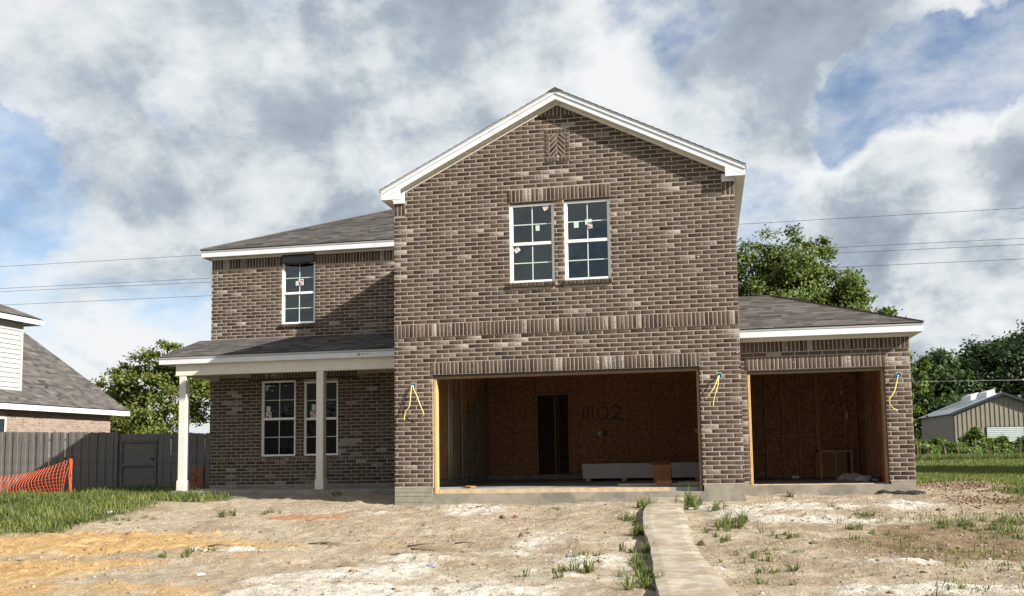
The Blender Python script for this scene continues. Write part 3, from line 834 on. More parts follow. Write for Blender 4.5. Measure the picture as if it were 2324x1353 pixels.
# ---------------- windows
def window(x0, x1, z0, z1, Y, label, stickers):
    """single hung vinyl window: origin at lower left of the frame"""
    w = MB(); fw, d = 0.038, 0.07
    y0 = Y + 0.035
    w.box(x0, x0 + fw, y0, y0 + d, z0, z1); w.box(x1 - fw, x1, y0, y0 + d, z0, z1)
    w.box(x0 + fw, x1 - fw, y0, y0 + d, z1 - fw, z1); w.box(x0 + fw, x1 - fw, y0 - .006, y0 + d, z0, z0 + fw * 1.15)
    # inner sash edge
    w.box(x0 + fw, x0 + fw + .018, y0 + .012, y0 + d, z0 + fw * 1.15, z1 - fw); w.box(x1 - fw - .018, x1 - fw, y0 + .012, y0 + d, z0 + fw * 1.15, z1 - fw)
    o = w.build('window', VINYL, HOUSE); o['label'] = label
    zm = (z0 + z1) / 2 - .01
    m = MB(); m.bbox(x0 + fw + .004, x1 - fw - .004, y0 - .004, y0 + d - .01, zm - .028, zm + .03, .004); m.build('meeting_rail', VINYL, o)
    gx0, gx1 = x0 + fw + .018, x1 - fw - .018
    for a, b, k in ((z0 + fw * 1.15, zm - .028, 0), (zm + .03, z1 - fw, 1)):
        yy = y0 + .030 + .012 * k
        m = MB(); m.box(gx0, gx1, yy, yy + .004, a, b); m.build('pane', GLASS, o)
        m = MB(); xm = (gx0 + gx1) / 2; zz = (a + b) / 2
        m.box(xm - .009, xm + .009, yy - .010, yy - .002, a, b); m.build('muntin', MUNTIN, o)
        m = MB(); m.box(gx0, xm - .009, yy - .010, yy - .002, zz - .009, zz + .009); m.box(xm + .009, gx1, yy - .010, yy - .002, zz - .009, zz + .009); m.build('muntin', MUNTIN, o)
    for (u, v, sx, sz, rot, kind) in stickers:
        cx, cz = gx0 + u * (gx1 - gx0), z0 + v * (z1 - z0)
        yy = y0 + .0175
        def quad(w_, h_, dx, dz, yo, M, name):
            c, s = math.cos(rot), math.sin(rot)
            pts = [(-w_ / 2 + dx, -h_ / 2 + dz), (w_ / 2 + dx, -h_ / 2 + dz), (w_ / 2 + dx, h_ / 2 + dz), (-w_ / 2 + dx, h_ / 2 + dz)]
            P = [(cx + x * c - z * s, cz + x * s + z * c) for x, z in pts]
            mm = MB(); mm.prism(P, yy - yo, yy - yo + .0012); mm.build(name, M, o)
        if kind == 'g': quad(sx, sz, 0, 0, 0, STICKER_G, 'sticker')
        elif kind == 'w':
            quad(sx, sz, 0, 0, 0, STICKER_W, 'sticker')
            quad(sx * .7, sz * .14, 0, sz * .28, .002, INK, 'sticker_print')
            quad(sx * .6, sz * .10, 0, -sz * .05, .002, STICKER_R, 'sticker_print')
            quad(sx * .5, sz * .08, 0, -sz * .25, .002, INK, 'sticker_print')
        else:
            quad(sx, sz, 0, 0, 0, STICKER_W, 'sticker')
            quad(sx * .78, sz * .78, 0, 0, .002, STICKER_R, 'sticker_print')
            r0 = rot; rot = r0 - .75
            quad(sx * .9, sz * .2, 0, 0, .004, STICKER_W, 'sticker_print')
            rot = r0
    # steel lintel and brick sill
    m = MB(); m.box(x0 - .02, x1 + .02, Y + .012, Y + .10, z1 + .002, z1 + .034); m.build('lintel', STEEL, HOUSE)
    return o
window(*GW[0][:2], 3.81, 5.32, 0.0, 'white upper gable window with tilted paper labels in two corners',
       [(.64, .61 + .08, .075, .105, .03, 'g'), (.86, .945, .105, .085, .5, 'w'), (.10, .425, .105, .085, .62, 'w')])
window(*GW[1][:2], 3.81, 5.32, 0.0, 'white upper gable window with green and red stickers on the muntins',
       [(.22, .70, .09, .11, .03, 'g'), (.53, .73, .13, .10, .05, 'g'), (.565, .685, .085, .115, .05, 'r')])
window(UW[0], UW[1], UW[2], UW[3], DL, 'white window over the porch roof under a black plastic flap',
       [(.44, .655, .10, .11, 0, 'g'), (.56, .67, .13, .15, .04, 'r')])
window(*LW[0], DL, 'white porch window with a red sticker low in its upper sash',
       [(.14, .63, .10, .13, .02, 'g'), (.15, .545, .14, .15, .05, 'r')])
window(*LW[1], DL, 'white porch window half behind the porch column',
       [(.24, .65, .10, .14, .0, 'g'), (.22, .555, .14, .15, .05, 'r')])

def sill(x0, x1, z0, z1, Y, proud):
    m = MB(); m.box(x0, x1, Y - proud + .008, Y + .03, z0 + .003, z1 - .004)
    o = m.build('window_sill', MORTAR, HOUSE)
    q = BrickSet(Y - proud); q.soldiers(x0, x1, z0, z1, .004, w=.070, smear=0); q.mesh(q.items, 'sill_bricks', o)
sill(2.275, 3.185, 3.722, 3.808, 0, .045); sill(3.335, 4.245, 3.722, 3.808, 0, .045)
sill(-4.29, -3.36, 3.745, 3.832, DL, .04)
# black plastic bunched above the upper window
vs, fs = [], []
for i in range(15):
    for j in range(6):
        x = -4.25 + .86 * i / 14; z = 5.53 - .21 * j / 5 - (.05 * math.sin(i / 14 * 3.14) if j == 5 else 0) + random.uniform(-.008, .008)
        vs.append((x, DL - .012 - .03 * abs(math.sin(i * 1.1 + j * .7)) - random.uniform(0, .02), z))
for i in range(14):
    for j in range(5): fs.append((i * 6 + j, i * 6 + j + 1, i * 6 + j + 7, i * 6 + j + 6))
o = mesh_obj('plastic_flap', vs, fs, BLACKPL, HOUSE, True)
o.modifiers.new('thick', 'SOLIDIFY').thickness = .004
# steel angle over the porch windows
m = MB(); m.box(-5.10, -2.28, DL - .012, DL + .03, 2.462, 2.505); m.build('steel_lintel', STEEL, HOUSE)

# ---------------- roofs with laid shingles
def shingle_field(name, origin, ux, uy, length, poly2d, parent, expo=0.143, seed=1):
    """tabs laid over the plane origin + a*ux + b*uy; poly2d is the convex outline in (a,b)"""
    rr = random.Random(seed)
    ux, uy = Vector(ux).normalized(), Vector(uy).normalized(); nrm = ux.cross(uy).normalized()
    if nrm.z < 0: nrm = -nrm
    o0 = Vector(origin)
    V, L, S, T, A1 = [], [], [], [], []
    bmax = max(p[1] for p in poly2d); amin = min(p[0] for p in poly2d); amax = max(p[0] for p in poly2d)
    row = 0; b = -0.02
    edges = []
    n = len(poly2d)
    cxp = sum(p[0] for p in poly2d) / n; cyp = sum(p[1] for p in poly2d) / n
    for i in range(n):
        p, q = poly2d[i], poly2d[(i + 1) % n]
        a_, b_ = q[1] - p[1], -(q[0] - p[0]); c_ = a_ * p[0] + b_ * p[1]
        if a_ * cxp + b_ * cyp > c_: a_, b_, c_ = -a_, -b_, -c_
        edges.append((a_, b_, c_))
    while b < bmax:
        a = amin - rr.uniform(0, .3)
        while a < amax:
            w = rr.choice([.14, .17, .2, .24, .28, .33, .4])
            poly = [(a, b), (a + w, b), (a + w, b + expo * 1.0), (a, b + expo * 1.0)]
            for c in edges:
                poly = clip(poly, *c)
                if not poly: break
            th = .0085
            if poly and area(poly) > 4e-4:
                k = len(poly); b0 = len(V); tn = min(1, max(0, rr.gauss(.5, .27)))
                for pa, pb in poly: V.append(o0 + ux * pa + uy * pb + nrm * .001)
                for pa, pb in poly:
                    lift = th * (1 - (pb - b) / expo) + .002
                    V.append(o0 + ux * pa + uy * pb + nrm * lift)
                S.append(len(L)); L += [b0 + k + i for i in range(k)]; T.append(k)
                for i in range(k):
                    j = (i + 1) % k
                    if abs(poly[i][1] - b) > 1e-4 or abs(poly[j][1] - b) > 1e-4: continue      # only the butt edge of a tab shows
                    S.append(len(L)); L += [b0 + i, b0 + j, b0 + k + j, b0 + k + i]; T.append(4)
                A1 += [tn] * (2 * k)
            a += w
        b += expo; row += 1
    o = fast_mesh(name, [tuple(v) for v in V], L, S, T, SHINGLE, parent, dict(tint=A1))
    o['kind'] = 'stuff'
    return o

def slab(name, pts, thick, M, parent):
    """quad/poly pts (3d) thickened straight down"""
    n = len(pts)
    v = [tuple(p) for p in pts] + [(p[0], p[1], p[2] - thick) for p in pts]
    f = [tuple(range(n)), tuple(range(2 * n - 1, n - 1, -1))] + [(i, i + n, (i + 1) % n + n, (i + 1) % n) for i in range(n)]
    return MB().add(v, f).build(name, M, parent)

# gable roof
RY0, RY1 = -0.195, 10.2
RZ = 7.45
EX0, EX1 = -0.235, WG + 0.215
zl = RZ - SLOPE * (RIDGE_X - EX0); zr = RZ - SLOPE * (EX1 - RIDGE_X)
gr = slab('gable_roof', [(EX0, RY0, zl), (RIDGE_X, RY0, RZ), (RIDGE_X, RY1, RZ), (EX0, RY1, zl)], .03, DRIP, HOUSE)
gr2 = slab('gable_roof', [(RIDGE_X + .001, RY0, RZ), (EX1, RY0, zr), (EX1, RY1, zr), (RIDGE_X + .001, RY1, RZ)], .03, DRIP, HOUSE)
sl = math.hypot(1, SLOPE); LL = (RIDGE_X - EX0) * sl; LR = (EX1 - RIDGE_X) * sl
shingle_field('shingles', (EX0, RY0 - .012, zl + .002), (0, 1, 0), (1, 0, SLOPE), 0, [(0, 0), (2.6, 0), (2.6, LL), (0, LL)], gr, seed=3)
shingle_field('shingles', (EX1, RY0 - .012, zr + .002), (0, 1, 0), (-1, 0, SLOPE), 0, [(0, 0), (2.6, 0), (2.6, LR), (0, LR)], gr2, seed=4)
m = MB(); m.add([(RIDGE_X - .14, RY0 - .014, RZ - .05), (RIDGE_X, RY0 - .014, RZ + .028), (RIDGE_X + .14, RY0 - .014, RZ - .05), (RIDGE_X - .14, RY1, RZ - .05), (RIDGE_X, RY1, RZ + .028), (RIDGE_X + .14, RY1, RZ - .05)],
                [(0, 1, 4, 3), (1, 2, 5, 4), (0, 2, 1), (3, 4, 5)], tint=.4)
m.build('ridge_cap', SHINGLE, gr)
# rake trim: upper board, fascia and sloping soffit on each side
FA, FBm = 7.365, 7.255       # fascia top / bottom at the apex
for sgn, ex in ((-1, EX0 + .03), (1, EX1 - .02)):
    def L_(z, x): return z - SLOPE * abs(x - RIDGE_X)
    m = MB(); m.prism([(RIDGE_X, FA + .055), (ex, L_(FA + .055, ex)), (ex, L_(FA - .002, ex)), (RIDGE_X, FA - .002)], -.188, -.150); m.build('rake_trim', WHITE, HOUSE)
    m = MB(); m.prism([(RIDGE_X, FA - .004), (ex, L_(FA - .004, ex)), (ex, L_(FBm, ex)), (RIDGE_X, FBm)], -.172, -.149); m.build('rake_fascia', WHITE, HOUSE)
    xi = .18 if sgn < 0 else WG - .16
    zb = L_(FBm, ex)
    m = MB(); m.prism([(ex, zb - .002), (xi, zb - .002), (xi, L_(FBm, xi) - .003), (ex, L_(FBm, ex) - .003 + .002)], -.1705, -.1505); m.build('cornice_return', WHITE, HOUSE)
    m = MB(); m.add([(RIDGE_X, -.148, FBm), (ex, -.148, L_(FBm, ex)), (ex, .0, L_(FBm, ex)), (RIDGE_X, .0, FBm),
                     (RIDGE_X, -.148, FBm + .02), (ex, -.148, L_(FBm, ex) + .02), (ex, .0, L_(FBm, ex) + .02), (RIDGE_X, .0, FBm + .02)],
                    [(0, 1, 2, 3), (7, 6, 5, 4), (0, 4, 5, 1), (1, 5, 6, 2), (2, 6, 7, 3), (3, 7, 4, 0)]); m.build('rake_soffit', SOFFIT, HOUSE)
    wx = 0.0 if sgn < 0 else WG
    m = MB(); m.prism([(RIDGE_X, FBm - .003), (wx, L_(FBm, wx) - .003), (wx, L_(rk, wx) - .005), (RIDGE_X, rk - .005)], -.020, -.0045); m.build('frieze_board', SOFFIT, HOUSE)
    xa, xb = (0.0, .225) if sgn < 0 else (WG - .225, WG)
    m = MB(); m.prism([(xa, 5.483), (xb, 5.483), (xb, L_(FBm, xb) - .006), (xa, min(L_(FBm, xa) - .006, 5.62))], -.045, -.0215); m.build('cornice_block', WHITE, HOUSE)
    # eave fascia and soffit going back
    m = MB(); m.box(min(ex, ex - sgn * .02), max(ex, ex - sgn * .02), -.148, 9.6, zb, L_(FA, ex)); m.build('eave_fascia', WHITE, HOUSE)
    a, b = sorted((ex - sgn * .021, wx + sgn * .0))
    m = MB(); m.box(a, b, -.147, 9.6, zb + .004, zb + .016); m.build('eave_soffit', SOFFIT, HOUSE)

# main hip roof over the entry wing
MX0, MY0, MY1, MZ, MK = -6.30, 3.57, 11.4, 5.715, .481
hb = (MY1 - MY0) / 2
mr = empty('main_roof', (0, 0, 0), HOUSE)
apx = MX0 + hb; rz = MZ + MK * hb; yc = MY0 + hb
m = MB(); m.add([(MX0, MY0, MZ), (5.2, MY0, MZ), (5.2, MY1, MZ), (MX0, MY1, MZ), (apx, yc, rz), (5.2, yc, rz)], [(0, 1, 5, 4), (1, 2, 5), (2, 3, 4, 5), (3, 0, 4), (0, 3, 2, 1)])
m.build('roof_deck', DRIP, mr)
ms = math.hypot(1, MK)
shingle_field('shingles', (MX0, MY0 - .012, MZ + .002), (1, 0, 0), (0, 1, MK), 0, [(0, 0), (6.6, 0), (6.6, hb * ms), (hb, hb * ms)], mr, seed=5)
m = MB(); m.tube([(MX0, MY0, MZ + .02), (apx, yc, rz + .02)], .03, 5, tint=.45); m.build('hip_cap', SHINGLE, mr)
m = MB(); m.bbox(MX0 + .02, -.006, MY0 + .01, MY0 + .032, 5.545, 5.665, .003); m.build('eave_fascia', WHITE, HOUSE)
m = MB(); m.box(MX0 + .012, -.006, MY0 + .002, MY0 + .030, 5.668, 5.706); m.build('drip_edge', DRIP, HOUSE)
m = MB(); m.box(MX0 + .02, MX0 + .042, MY0 + .034, 11.3, 5.545, 5.70); m.build('eave_fascia', WHITE, HOUSE)
m = MB(); m.box(MX0 + .043, -.006, MY0 + .033, DL + .1, 5.553, 5.565); m.box(MX0 + .043, XEL + .05, DL + .101, 11.2, 5.553, 5.565); m.build('eave_soffit', SOFFIT, HOUSE)
m = MB(); m.box(XEL - .014, -.006, DL - .020, DL - .0085, 5.508, 5.552); m.build('frieze_board', SOFFIT, HOUSE)

# porch: shed roof, fascia, beam, two columns
PY0, PZ0, PZ1, PX0 = 2.085, 2.915, 3.50, -6.40
pk = (PZ1 - PZ0) / (DL - PY0)
pr_ = slab('porch_roof', [(PX0, PY0, PZ0), (-.006, PY0, PZ0), (-.006, DL - .002, PZ1), (PX0, DL - .002, PZ1)], .035, DRIP, HOUSE)
pl = math.hypot(DL - PY0, PZ1 - PZ0)
shingle_field('shingles', (PX0 - .01, PY0 - .012, PZ0 + .002), (1, 0, 0), (0, 1, pk), 0, [(0, 0), (6.4, 0), (6.4, pl), (0, pl)], pr_, seed=6)
m = MB(); m.bbox(PX0 + .01, -.006, PY0 + .012, PY0 + .034, 2.752, 2.868, .003); fas = m.build('porch_fascia', WHITE, HOUSE)
m = MB(); m.box(PX0 + .004, -.006, PY0 + .003, PY0 + .033, 2.8695, 2.877); m.build('drip_edge', DRIP, HOUSE)
SMUDGE = mat('smudge', (.33, .31, .26), .95, .2, 30)
for cx, w, h_ in ((-1.58, .05, .07), (-1.48, .03, .05), (-1.40, .045, .035), (-1.32, .02, .06)):
    pts = [(cx + w * math.cos(a) * random.uniform(.5, 1), 2.82 + h_ * .6 * math.sin(a) * random.uniform(.5, 1)) for a in np.linspace(0, 6.28, 9)[:-1]]
    m = MB(); m.prism(pts, PY0 + .0100, PY0 + .0118); m.build('mortar_smudge', SMUDGE, fas)
m = MB(); m.prismx([(PY0 + .036, 2.752), (PY0 + .036, PZ0 - .03), (DL - .01, PZ1 - .04), (DL - .01, 2.752)], PX0 + .02, PX0 + .04); m.build('porch_gable_board', WHITE, HOUSE)
m = MB(); m.box(-6.03, -.006, 2.205, 2.375, 2.497, 2.748); m.build('porch_beam', CREAM, HOUSE)
m = MB(); m.box(-6.03, -5.87, 2.378, DL - .002, 2.499, 2.747); m.build('porch_beam', CREAM, HOUSE)
m = MB(); m.box(PX0 + .042, -.006, PY0 + .036, DL - .002, 2.7485, 2.758); m.build('porch_ceiling', SOFFIT, HOUSE)
for cx in (-5.865, -2.535):
    m = MB(); m.bbox(cx - .083, cx + .083, 2.215, 2.38, -.1175, 2.4965, .006)
    o = m.build('porch_column', CREAM, HOUSE)
    m = MB(); m.bbox(cx - .103, cx + .103, 2.195, 2.40, -.117, .115, .008); m.build('column_base', CREAM, o)

# side garage roof (hip)
SX1, SY0, SZ, SK = X2E + .205, .767, 2.848, .405
sd = 2.50
ax_, ay_, az_ = SX1 - sd, SY0 + sd, SZ + SK * sd
SY1 = SY0 + 2 * sd + .6
sr = empty('side_roof', (0, 0, 0), HOUSE)
m = MB(); m.add([(WG + .004, SY0, SZ), (SX1, SY0, SZ), (SX1, SY1, SZ), (WG + .004, SY1, SZ), (ax_, ay_, az_), (WG + .004, ay_, az_), (ax_, ay_ + .6, az_), (WG + .004, ay_ + .6, az_)],
                [(0, 1, 4, 5), (1, 2, 6, 4), (2, 3, 7, 6), (4, 6, 7, 5), (0, 3, 2, 1), (0, 5, 7, 3)])
m.build('roof_deck', DRIP, sr)
ss = math.hypot(1, SK)
shingle_field('shingles', (WG + .004, SY0 - .012, SZ + .002), (1, 0, 0), (0, 1, SK), 0, [(0, 0), (SX1 - WG, 0), (ax_ - WG, sd * ss), (0, sd * ss)], sr, seed=8)
m = MB(); m.tube([(SX1, SY0, SZ + .012), (ax_, ay_, az_ + .016), (WG + .01, ay_, az_ + .016)], .028, 5, tint=.5); m.build('hip_cap', SHINGLE, sr)
m = MB(); m.bbox(WG + .004, SX1 - .012, SY0 + .010, SY0 + .032, 2.688, 2.806, .003); m.build('eave_fascia', WHITE, HOUSE)
m = MB(); m.box(WG + .004, SX1 - .006, SY0 + .002, SY0 + .031, 2.808, 2.842); m.build('drip_edge', DRIP, HOUSE)
m = MB(); m.box(SX1 - .034, SX1 - .012, SY0 + .034, SY1, 2.688, 2.84); m.build('eave_fascia', WHITE, HOUSE)
m = MB(); m.box(WG + .004, SX1 - .036, SY0 + .033, D2 + .1, 2.696, 2.707); m.box(X2E - .05, SX1 - .036, D2 + .101, SY1, 2.696, 2.707); m.build('eave_soffit', SOFFIT, HOUSE)
m = MB(); m.box(WG + .004, X2E + .012, D2 - .026, D2 - .0085, 2.632, 2.695); m.build('frieze_board', SOFFIT, HOUSE)

# ---------------- garage openings: jambs, headers
def jambs(x0, x1, h, Y, zb):
    m = MB(); m.bbox(x0 + .012, x0 + .060, Y + .045, Y + .20, zb, h - .075, .003); m.build('door_jamb', PINE, HOUSE)
    m = MB(); m.bbox(x1 - .060, x1 - .012, Y + .045, Y + .20, zb, h - .075, .003); m.build('door_jamb', OLIVE, HOUSE)
    m = MB(); m.bbox(x0 + .012, x1 - .012, Y + .045, Y + .20, h - .073, h - .032, .003); m.build('door_header', OLIVE, HOUSE)
    m = MB(); m.box(x0 - .01, x1 + .01, Y + .010, Y + .12, h - .030, h - .004); m.build('steel_lintel', STEEL, HOUSE)
jambs(XL, XR, HD, 0.0, -.134)
jambs(X2L, X2R, H2 + .022, D2, -.084)
m = MB(); m.box(XL + .07, XR - .62, .150, .186, -.1345, -.062); m.build('threshold_board', LUMBER, HOUSE)
m = MB(); m.box(X2L + .07, X2R - .07, D2 + .11, D2 + .14, -.0845, -.066); m.build('threshold_board', LUMBER, HOUSE)

# ---------------- main garage interior
m = MB(); m.box(0.10, WG - .11, .195, 11.05, -.5, -.064); m.build('garage_floor', FLOORC, HOUSE)
m = MB(); m.box(.24, .335, .21, 6.1, -.063, .05); m.build('garage_curb', CONC, HOUSE)
m = MB(); m.box(.34, WG - .12, 5.99, 6.11, -.063, .055); m.build('garage_curb', CONC, HOUSE)
lw = MB(); lw.box(.105, .15, .21, 6.1, .052, 2.7); lw = lw.build('left_lining', SHEATH, HOUSE)
for y in list(np.arange(.5, 6.0, .41)):
    m = MB(); m.bbox(.155, .285, y, y + .042, .056, 2.66, .003); m.build('stud', STUD, lw)
m = MB(); m.box(.155, .29, .22, 5.95, 2.664, 2.70); m.build('top_plate', STUD, lw)
for y, r in ((2.55, .026), (2.75, .016), (3.62, .012)):
    m = MB(); m.tube([(.315, y, .053), (.315, y + .01, 1.3), (.315, y, 2.69)], r, 8); m.build('vent_pipe', PVC, lw, True)
for y0, y1 in ((2.95, 3.5), (3.7, 4.25), (4.35, 5.0), (5.1, 5.7)):
    m = MB(); m.box(.290, .305, y0, y1, .06, random.uniform(1.2, 2.6)); m.build('hanging_wrap', mat('wrap%d' % int(y0 * 10), (.36, .27, .19), .8, .45, 6, stretch=(1, 5, .5)), lw)
# rear wall with doorway
DX0, DX1, DZ1 = 1.61, 2.46, 2.09
bw = MB()
for q in rects_minus(.10, WG - .11, .058, 2.7, [(DX0, DX1, 0, DZ1)]): bw.prism(q, 6.04, 6.10)
bw = bw.build('rear_lining', CEIL, HOUSE)
cols = [.36, .98, 1.595, 2.475, 2.68, 3.32, 3.94, 4.52, 5.09, 5.72, 6.38]
rows = [.06, .32, .72, .92, 1.13, 1.49, 1.90, 2.12, 2.28, 2.69]
for ci in range(len(cols) - 1):
    a, b = cols[ci], cols[ci + 1]
    if abs(a - 1.595) < .01:
        rs = [2.12, 2.69]
    elif 2.6 < a < 3.9: rs = [.06, 1.02 + random.uniform(-.1, .1), 2.0, 2.69]
    else: rs = [rows[0]] + [r for r in rows[1:-1] if random.random() < .72] + [rows[-1]]
    for r0, r1 in zip(rs[:-1], rs[1:]):
        m = MB(); yy = 6.0 + random.uniform(0, .012)
        m.bbox(a + .004, b - .004, yy, 6.038, r0 + .004, r1 - .004, .003); m.build('osb_panel', OSB, bw)
m = MB()
for x0, x1, z0, z1 in ((DX0 - .005, DX0 + .03, .06, DZ1), (DX1 - .03, DX1 + .005, .06, DZ1), (DX0 + .03, DX1 - .03, DZ1 - .03, DZ1)): m.box(x0, x1, 5.985, 6.09, z0, z1)
m.build('doorway_frame', STUD, HOUSE)
m = MB()
for y in (7.2, 7.7): m.box(DX0 + .25, DX0 + .30, y, y + .05, -.06, 2.7); m.box(DX1 - .2, DX1 - .16, y, y + .05, -.06, 2.7)
m.build('inner_stud', STUD, HOUSE)
m = MB(); m.box(.10, WG - .11, 8.4, 8.45, -.06, 2.71); m.build('dark_partition', CEIL, HOUSE)
# hand-painted lot number on the panels
def ribbon(strokes, ox, oz, s, Y, w=.012):
    m = MB()
    for st in strokes:
        P = [Vector((ox + x * s, Y, oz + z * s)) for x, z in st]
        for a, b in zip(P[:-1], P[1:]):
            d = (b - a); L_ = d.length
            if L_ < 1e-5: continue
            d.normalize(); nn = Vector((-d.z, 0, d.x)) * w; a2, b2 = a - d * w * .6, b + d * w * .6
            m.prism([(a2.x + nn.x, a2.z + nn.z), (b2.x + nn.x, b2.z + nn.z), (b2.x - nn.x, b2.z - nn.z), (a2.x - nn.x, a2.z - nn.z)], Y - .003, Y - .001)
    return m
circ = [(.5 + .40 * math.cos(a), .5 + .47 * math.sin(a)) for a in np.linspace(1.5, 7.8, 18)]
two = [(.08, .80), (.22, .98), (.55, 1.0), (.72, .78), (.60, .48), (.30, .15), (.12, .06), (.45, .10), (.78, .02), (1.0, -.1)]
m = ribbon([[(0, .97), (.05, 0)]], 2.81, 1.40, .33, 5.998)
num = [[[(0, .85), (.12, 1.0), (.10, 0)]], [[(0, .98), (.06, 0)]], [[(0, 1.0), (.08, 0)]], [circ], [two]]
for st, ox in zip(num[1:], (2.93, 3.05, 3.14, 3.50)):
    mm = ribbon(st, ox, 1.40, .34, 5.998)
    m.add(mm.v, mm.f)
mm = ribbon([[(0, 0), (1, .02), (1, .25), (.1, .25)], [(0, .45), (.9, .45)], [(.1, .62), (.8, .72), (.85, .95), (.15, 1)]], 3.30, 1.0, .13, 5.998, .008); m.add(mm.v, mm.f)
mm = ribbon([[(0, 0), (.7, 0)], [(0, .4), (.7, .4)], [(.1, .8), (.5, .8)]], 2.70, 1.27, .07, 5.998, .006); m.add(mm.v, mm.f)
pn = m.build('painted_number', INK, HOUSE); pn['kind'] = 'stuff'; pn['label'] = 'black hand painted number 11102 on the rear garage panels'
for x, z in ((3.18, 1.0), (5.58, 1.02)):
    m = MB(); m.bbox(x, x + .07, 5.975, 5.998, z, z + .11, .004); m.build('outlet_cover', PVC, HOUSE)

# ---------------- side garage interior
m = MB(); m.box(WG + .01, X2E - .11, D2 + .205, 6.45, -.5, -.094); m.build('garage_floor', FLOORC, HOUSE)
sw = MB(); sw.box(WG + .01, X2E - .115, 5.66, 5.72, -.09, 2.69); sw = sw.build('rear_lining', OSB, HOUSE)
for x in (6.75, 7.24, 7.62, 8.0, 8.40, 8.72, 9.05, 9.3):
    w = .10 if abs(x - 8.40) < .01 else .04
    m = MB(); m.bbox(x, x + w, 5.56, 5.655, -.088, 2.66, .003); m.build('stud', STUD, sw)
for x0, x1, z in ((6.80, 7.23, .88), (7.29, 7.61, .88), (7.67, 7.99, .88), (8.05, 8.39, .90), (8.05, 8.39, 1.96), (8.05, 8.39, 2.35), (8.51, 8.71, .78), (8.77, 9.04, .78)):
    m = MB(); m.bbox(x0, x1, 5.58, 5.65, z, z + .04, .003); m.build('blocking', STUD, sw)
DKST = [mat('dark_stud%d' % k, c, .8, .3, 7, .002, 50, stretch=(6, 6, .7)) for k, c in enumerate([(.34, .13, .065), (.26, .12, .065), (.40, .17, .085), (.30, .17, .10)])]
rw_ = MB(); rw_.box(X2E - .15, X2E - .11, D2 + .22, 5.65, -.09, 2.69); rw_ = rw_.build('right_lining', DKST[0], HOUSE)
for y in np.arange(1.75, 5.5, .406):
    m = MB(); m.bbox(X2E - .26, X2E - .153, y, y + .042, -.088, 2.66, .003); m.build('stud', random.choice(DKST), rw_)
m = MB(); m.box(X2E - .165, X2E - .152, 3.05, 3.30, .3, 2.66); m.build('red_strip', REDPANEL, rw_)
m = MB(); m.box(WG + .01, X2E - .12, D2 + .21, 5.65, 2.60, 2.66); m.build('garage_ceiling', CEIL, HOUSE)
# low framed opening
m = MB()
fx0, fx1, fy, fz0, fz1 = 8.34, 9.05, 4.55, -.088, .545
m.box(fx0, fx0 + .045, fy, fy + .09, fz0, fz1); m.box(fx1 - .045, fx1, fy, fy + .09, fz0, fz1)
m.box(fx0 + .045, fx1 - .045, fy, fy + .09, fz1 - .045, fz1); m.box(fx0 + .32, fx0 + .36, fy, fy + .09, fz0, fz1 - .045)
m.box(fx0, fx1, fy + .8, fy + .85, fz0, fz1)
m.box(fx0, fx0 + .045, fy + .09, fy + .8, fz1 - .045, fz1); m.box(fx1 - .045, fx1, fy + .09, fy + .8, fz1 - .045, fz1)
m.build('low_wood_frame', STUD, HOUSE)
for (x, y, z, w, h_) in ((8.98, 5.50, 1.82, .03, .14), (9.08, 5.50, 1.25, .05, .22), (9.05, 5.52, 1.50, .02, .10)):
    m = MB(); m.prism([(x, z), (x + w, z + .02), (x + w * .8, z + h_), (x + .005, z + h_ * .9)], y, y + .01); m.build('wire_tag', PVC, HOUSE)

# ---------------- exterior electrical boxes with hanging yellow wires
def ebox(x, z, Y, wires):
    m = MB()
    ring = [(math.cos(a), math.sin(a)) for a in np.linspace(0, 2 * math.pi, 15)[:-1]]
    n = 14
    vs = [(x + c * .050, Y - .012, z + s * .050) for c, s in ring] + [(x + c * .036, Y - .012, z + s * .036) for c, s in ring] + [(x + c * .036, Y - .0065, z + s * .036) for c, s in ring] + [(x + c * .050, Y + .012, z + s * .050) for c, s in ring]
    fs = []
    for i in range(n):
        j = (i + 1) % n
        fs += [(i, j, n + j, n + i), (n + i, n + j, 2 * n + j, 2 * n + i), (3 * n + i, 3 * n + j, j, i)]
    fs.append(tuple(2 * n + i for i in range(n)))
    o = m.add(vs, fs).build('electrical_box', BLUEBOX, HOUSE)
    m = MB(); m.prism([(x + (c * random.uniform(.060, .075)), z + s * random.uniform(.058, .072)) for c, s in ring], Y - .0058, Y + .004); m.build('mortar_patch', MORTAR, o)
    for w in wires:
        P = np.array(w, float); tt = np.linspace(0, len(P) - 1, 26); pts = []
        for s in tt:
            i = min(int(s), len(P) - 2); f_ = s - i
            p0, p1, p2, p3 = P[max(i - 1, 0)], P[i], P[i + 1], P[min(i + 2, len(P) - 1)]
            pts.append(tuple(.5 * ((2 * p1) + (-p0 + p2) * f_ + (2 * p0 - 5 * p1 + 4 * p2 - p3) * f_ ** 2 + (-p0 + 3 * p1 - 3 * p2 + p3) * f_ ** 3) + np.array([x, Y, z])))
        m = MB(); m.tube(pts, .0085, 6); m.build('wire', YWIRE, o, True)
ebox(.375, 1.919, 0, [[(0, 0, 0), (-.02, -.05, -.02), (-.03, -.09, -.25), (-.05, -.10, -.40), (-.13, -.09, -.50), (-.155, -.08, -.66)],
                      [(0, 0, 0), (.02, -.06, -.05), (.12, -.13, -.22), (.18, -.14, -.38), (.235, -.10, -.54), (.19, -.07, -.60)]])
ebox(6.125, 1.927, 0, [[(0, 0, 0), (-.01, -.06, -.04), (-.03, -.12, -.18), (-.07, -.13, -.30), (-.11, -.11, -.44), (-.125, -.10, -.56)],
                       [(0, 0, 0), (-.02, -.08, -.03), (-.06, -.20, -.14), (-.12, -.26, -.26), (-.20, -.25, -.36), (-.25, -.22, -.43)]])
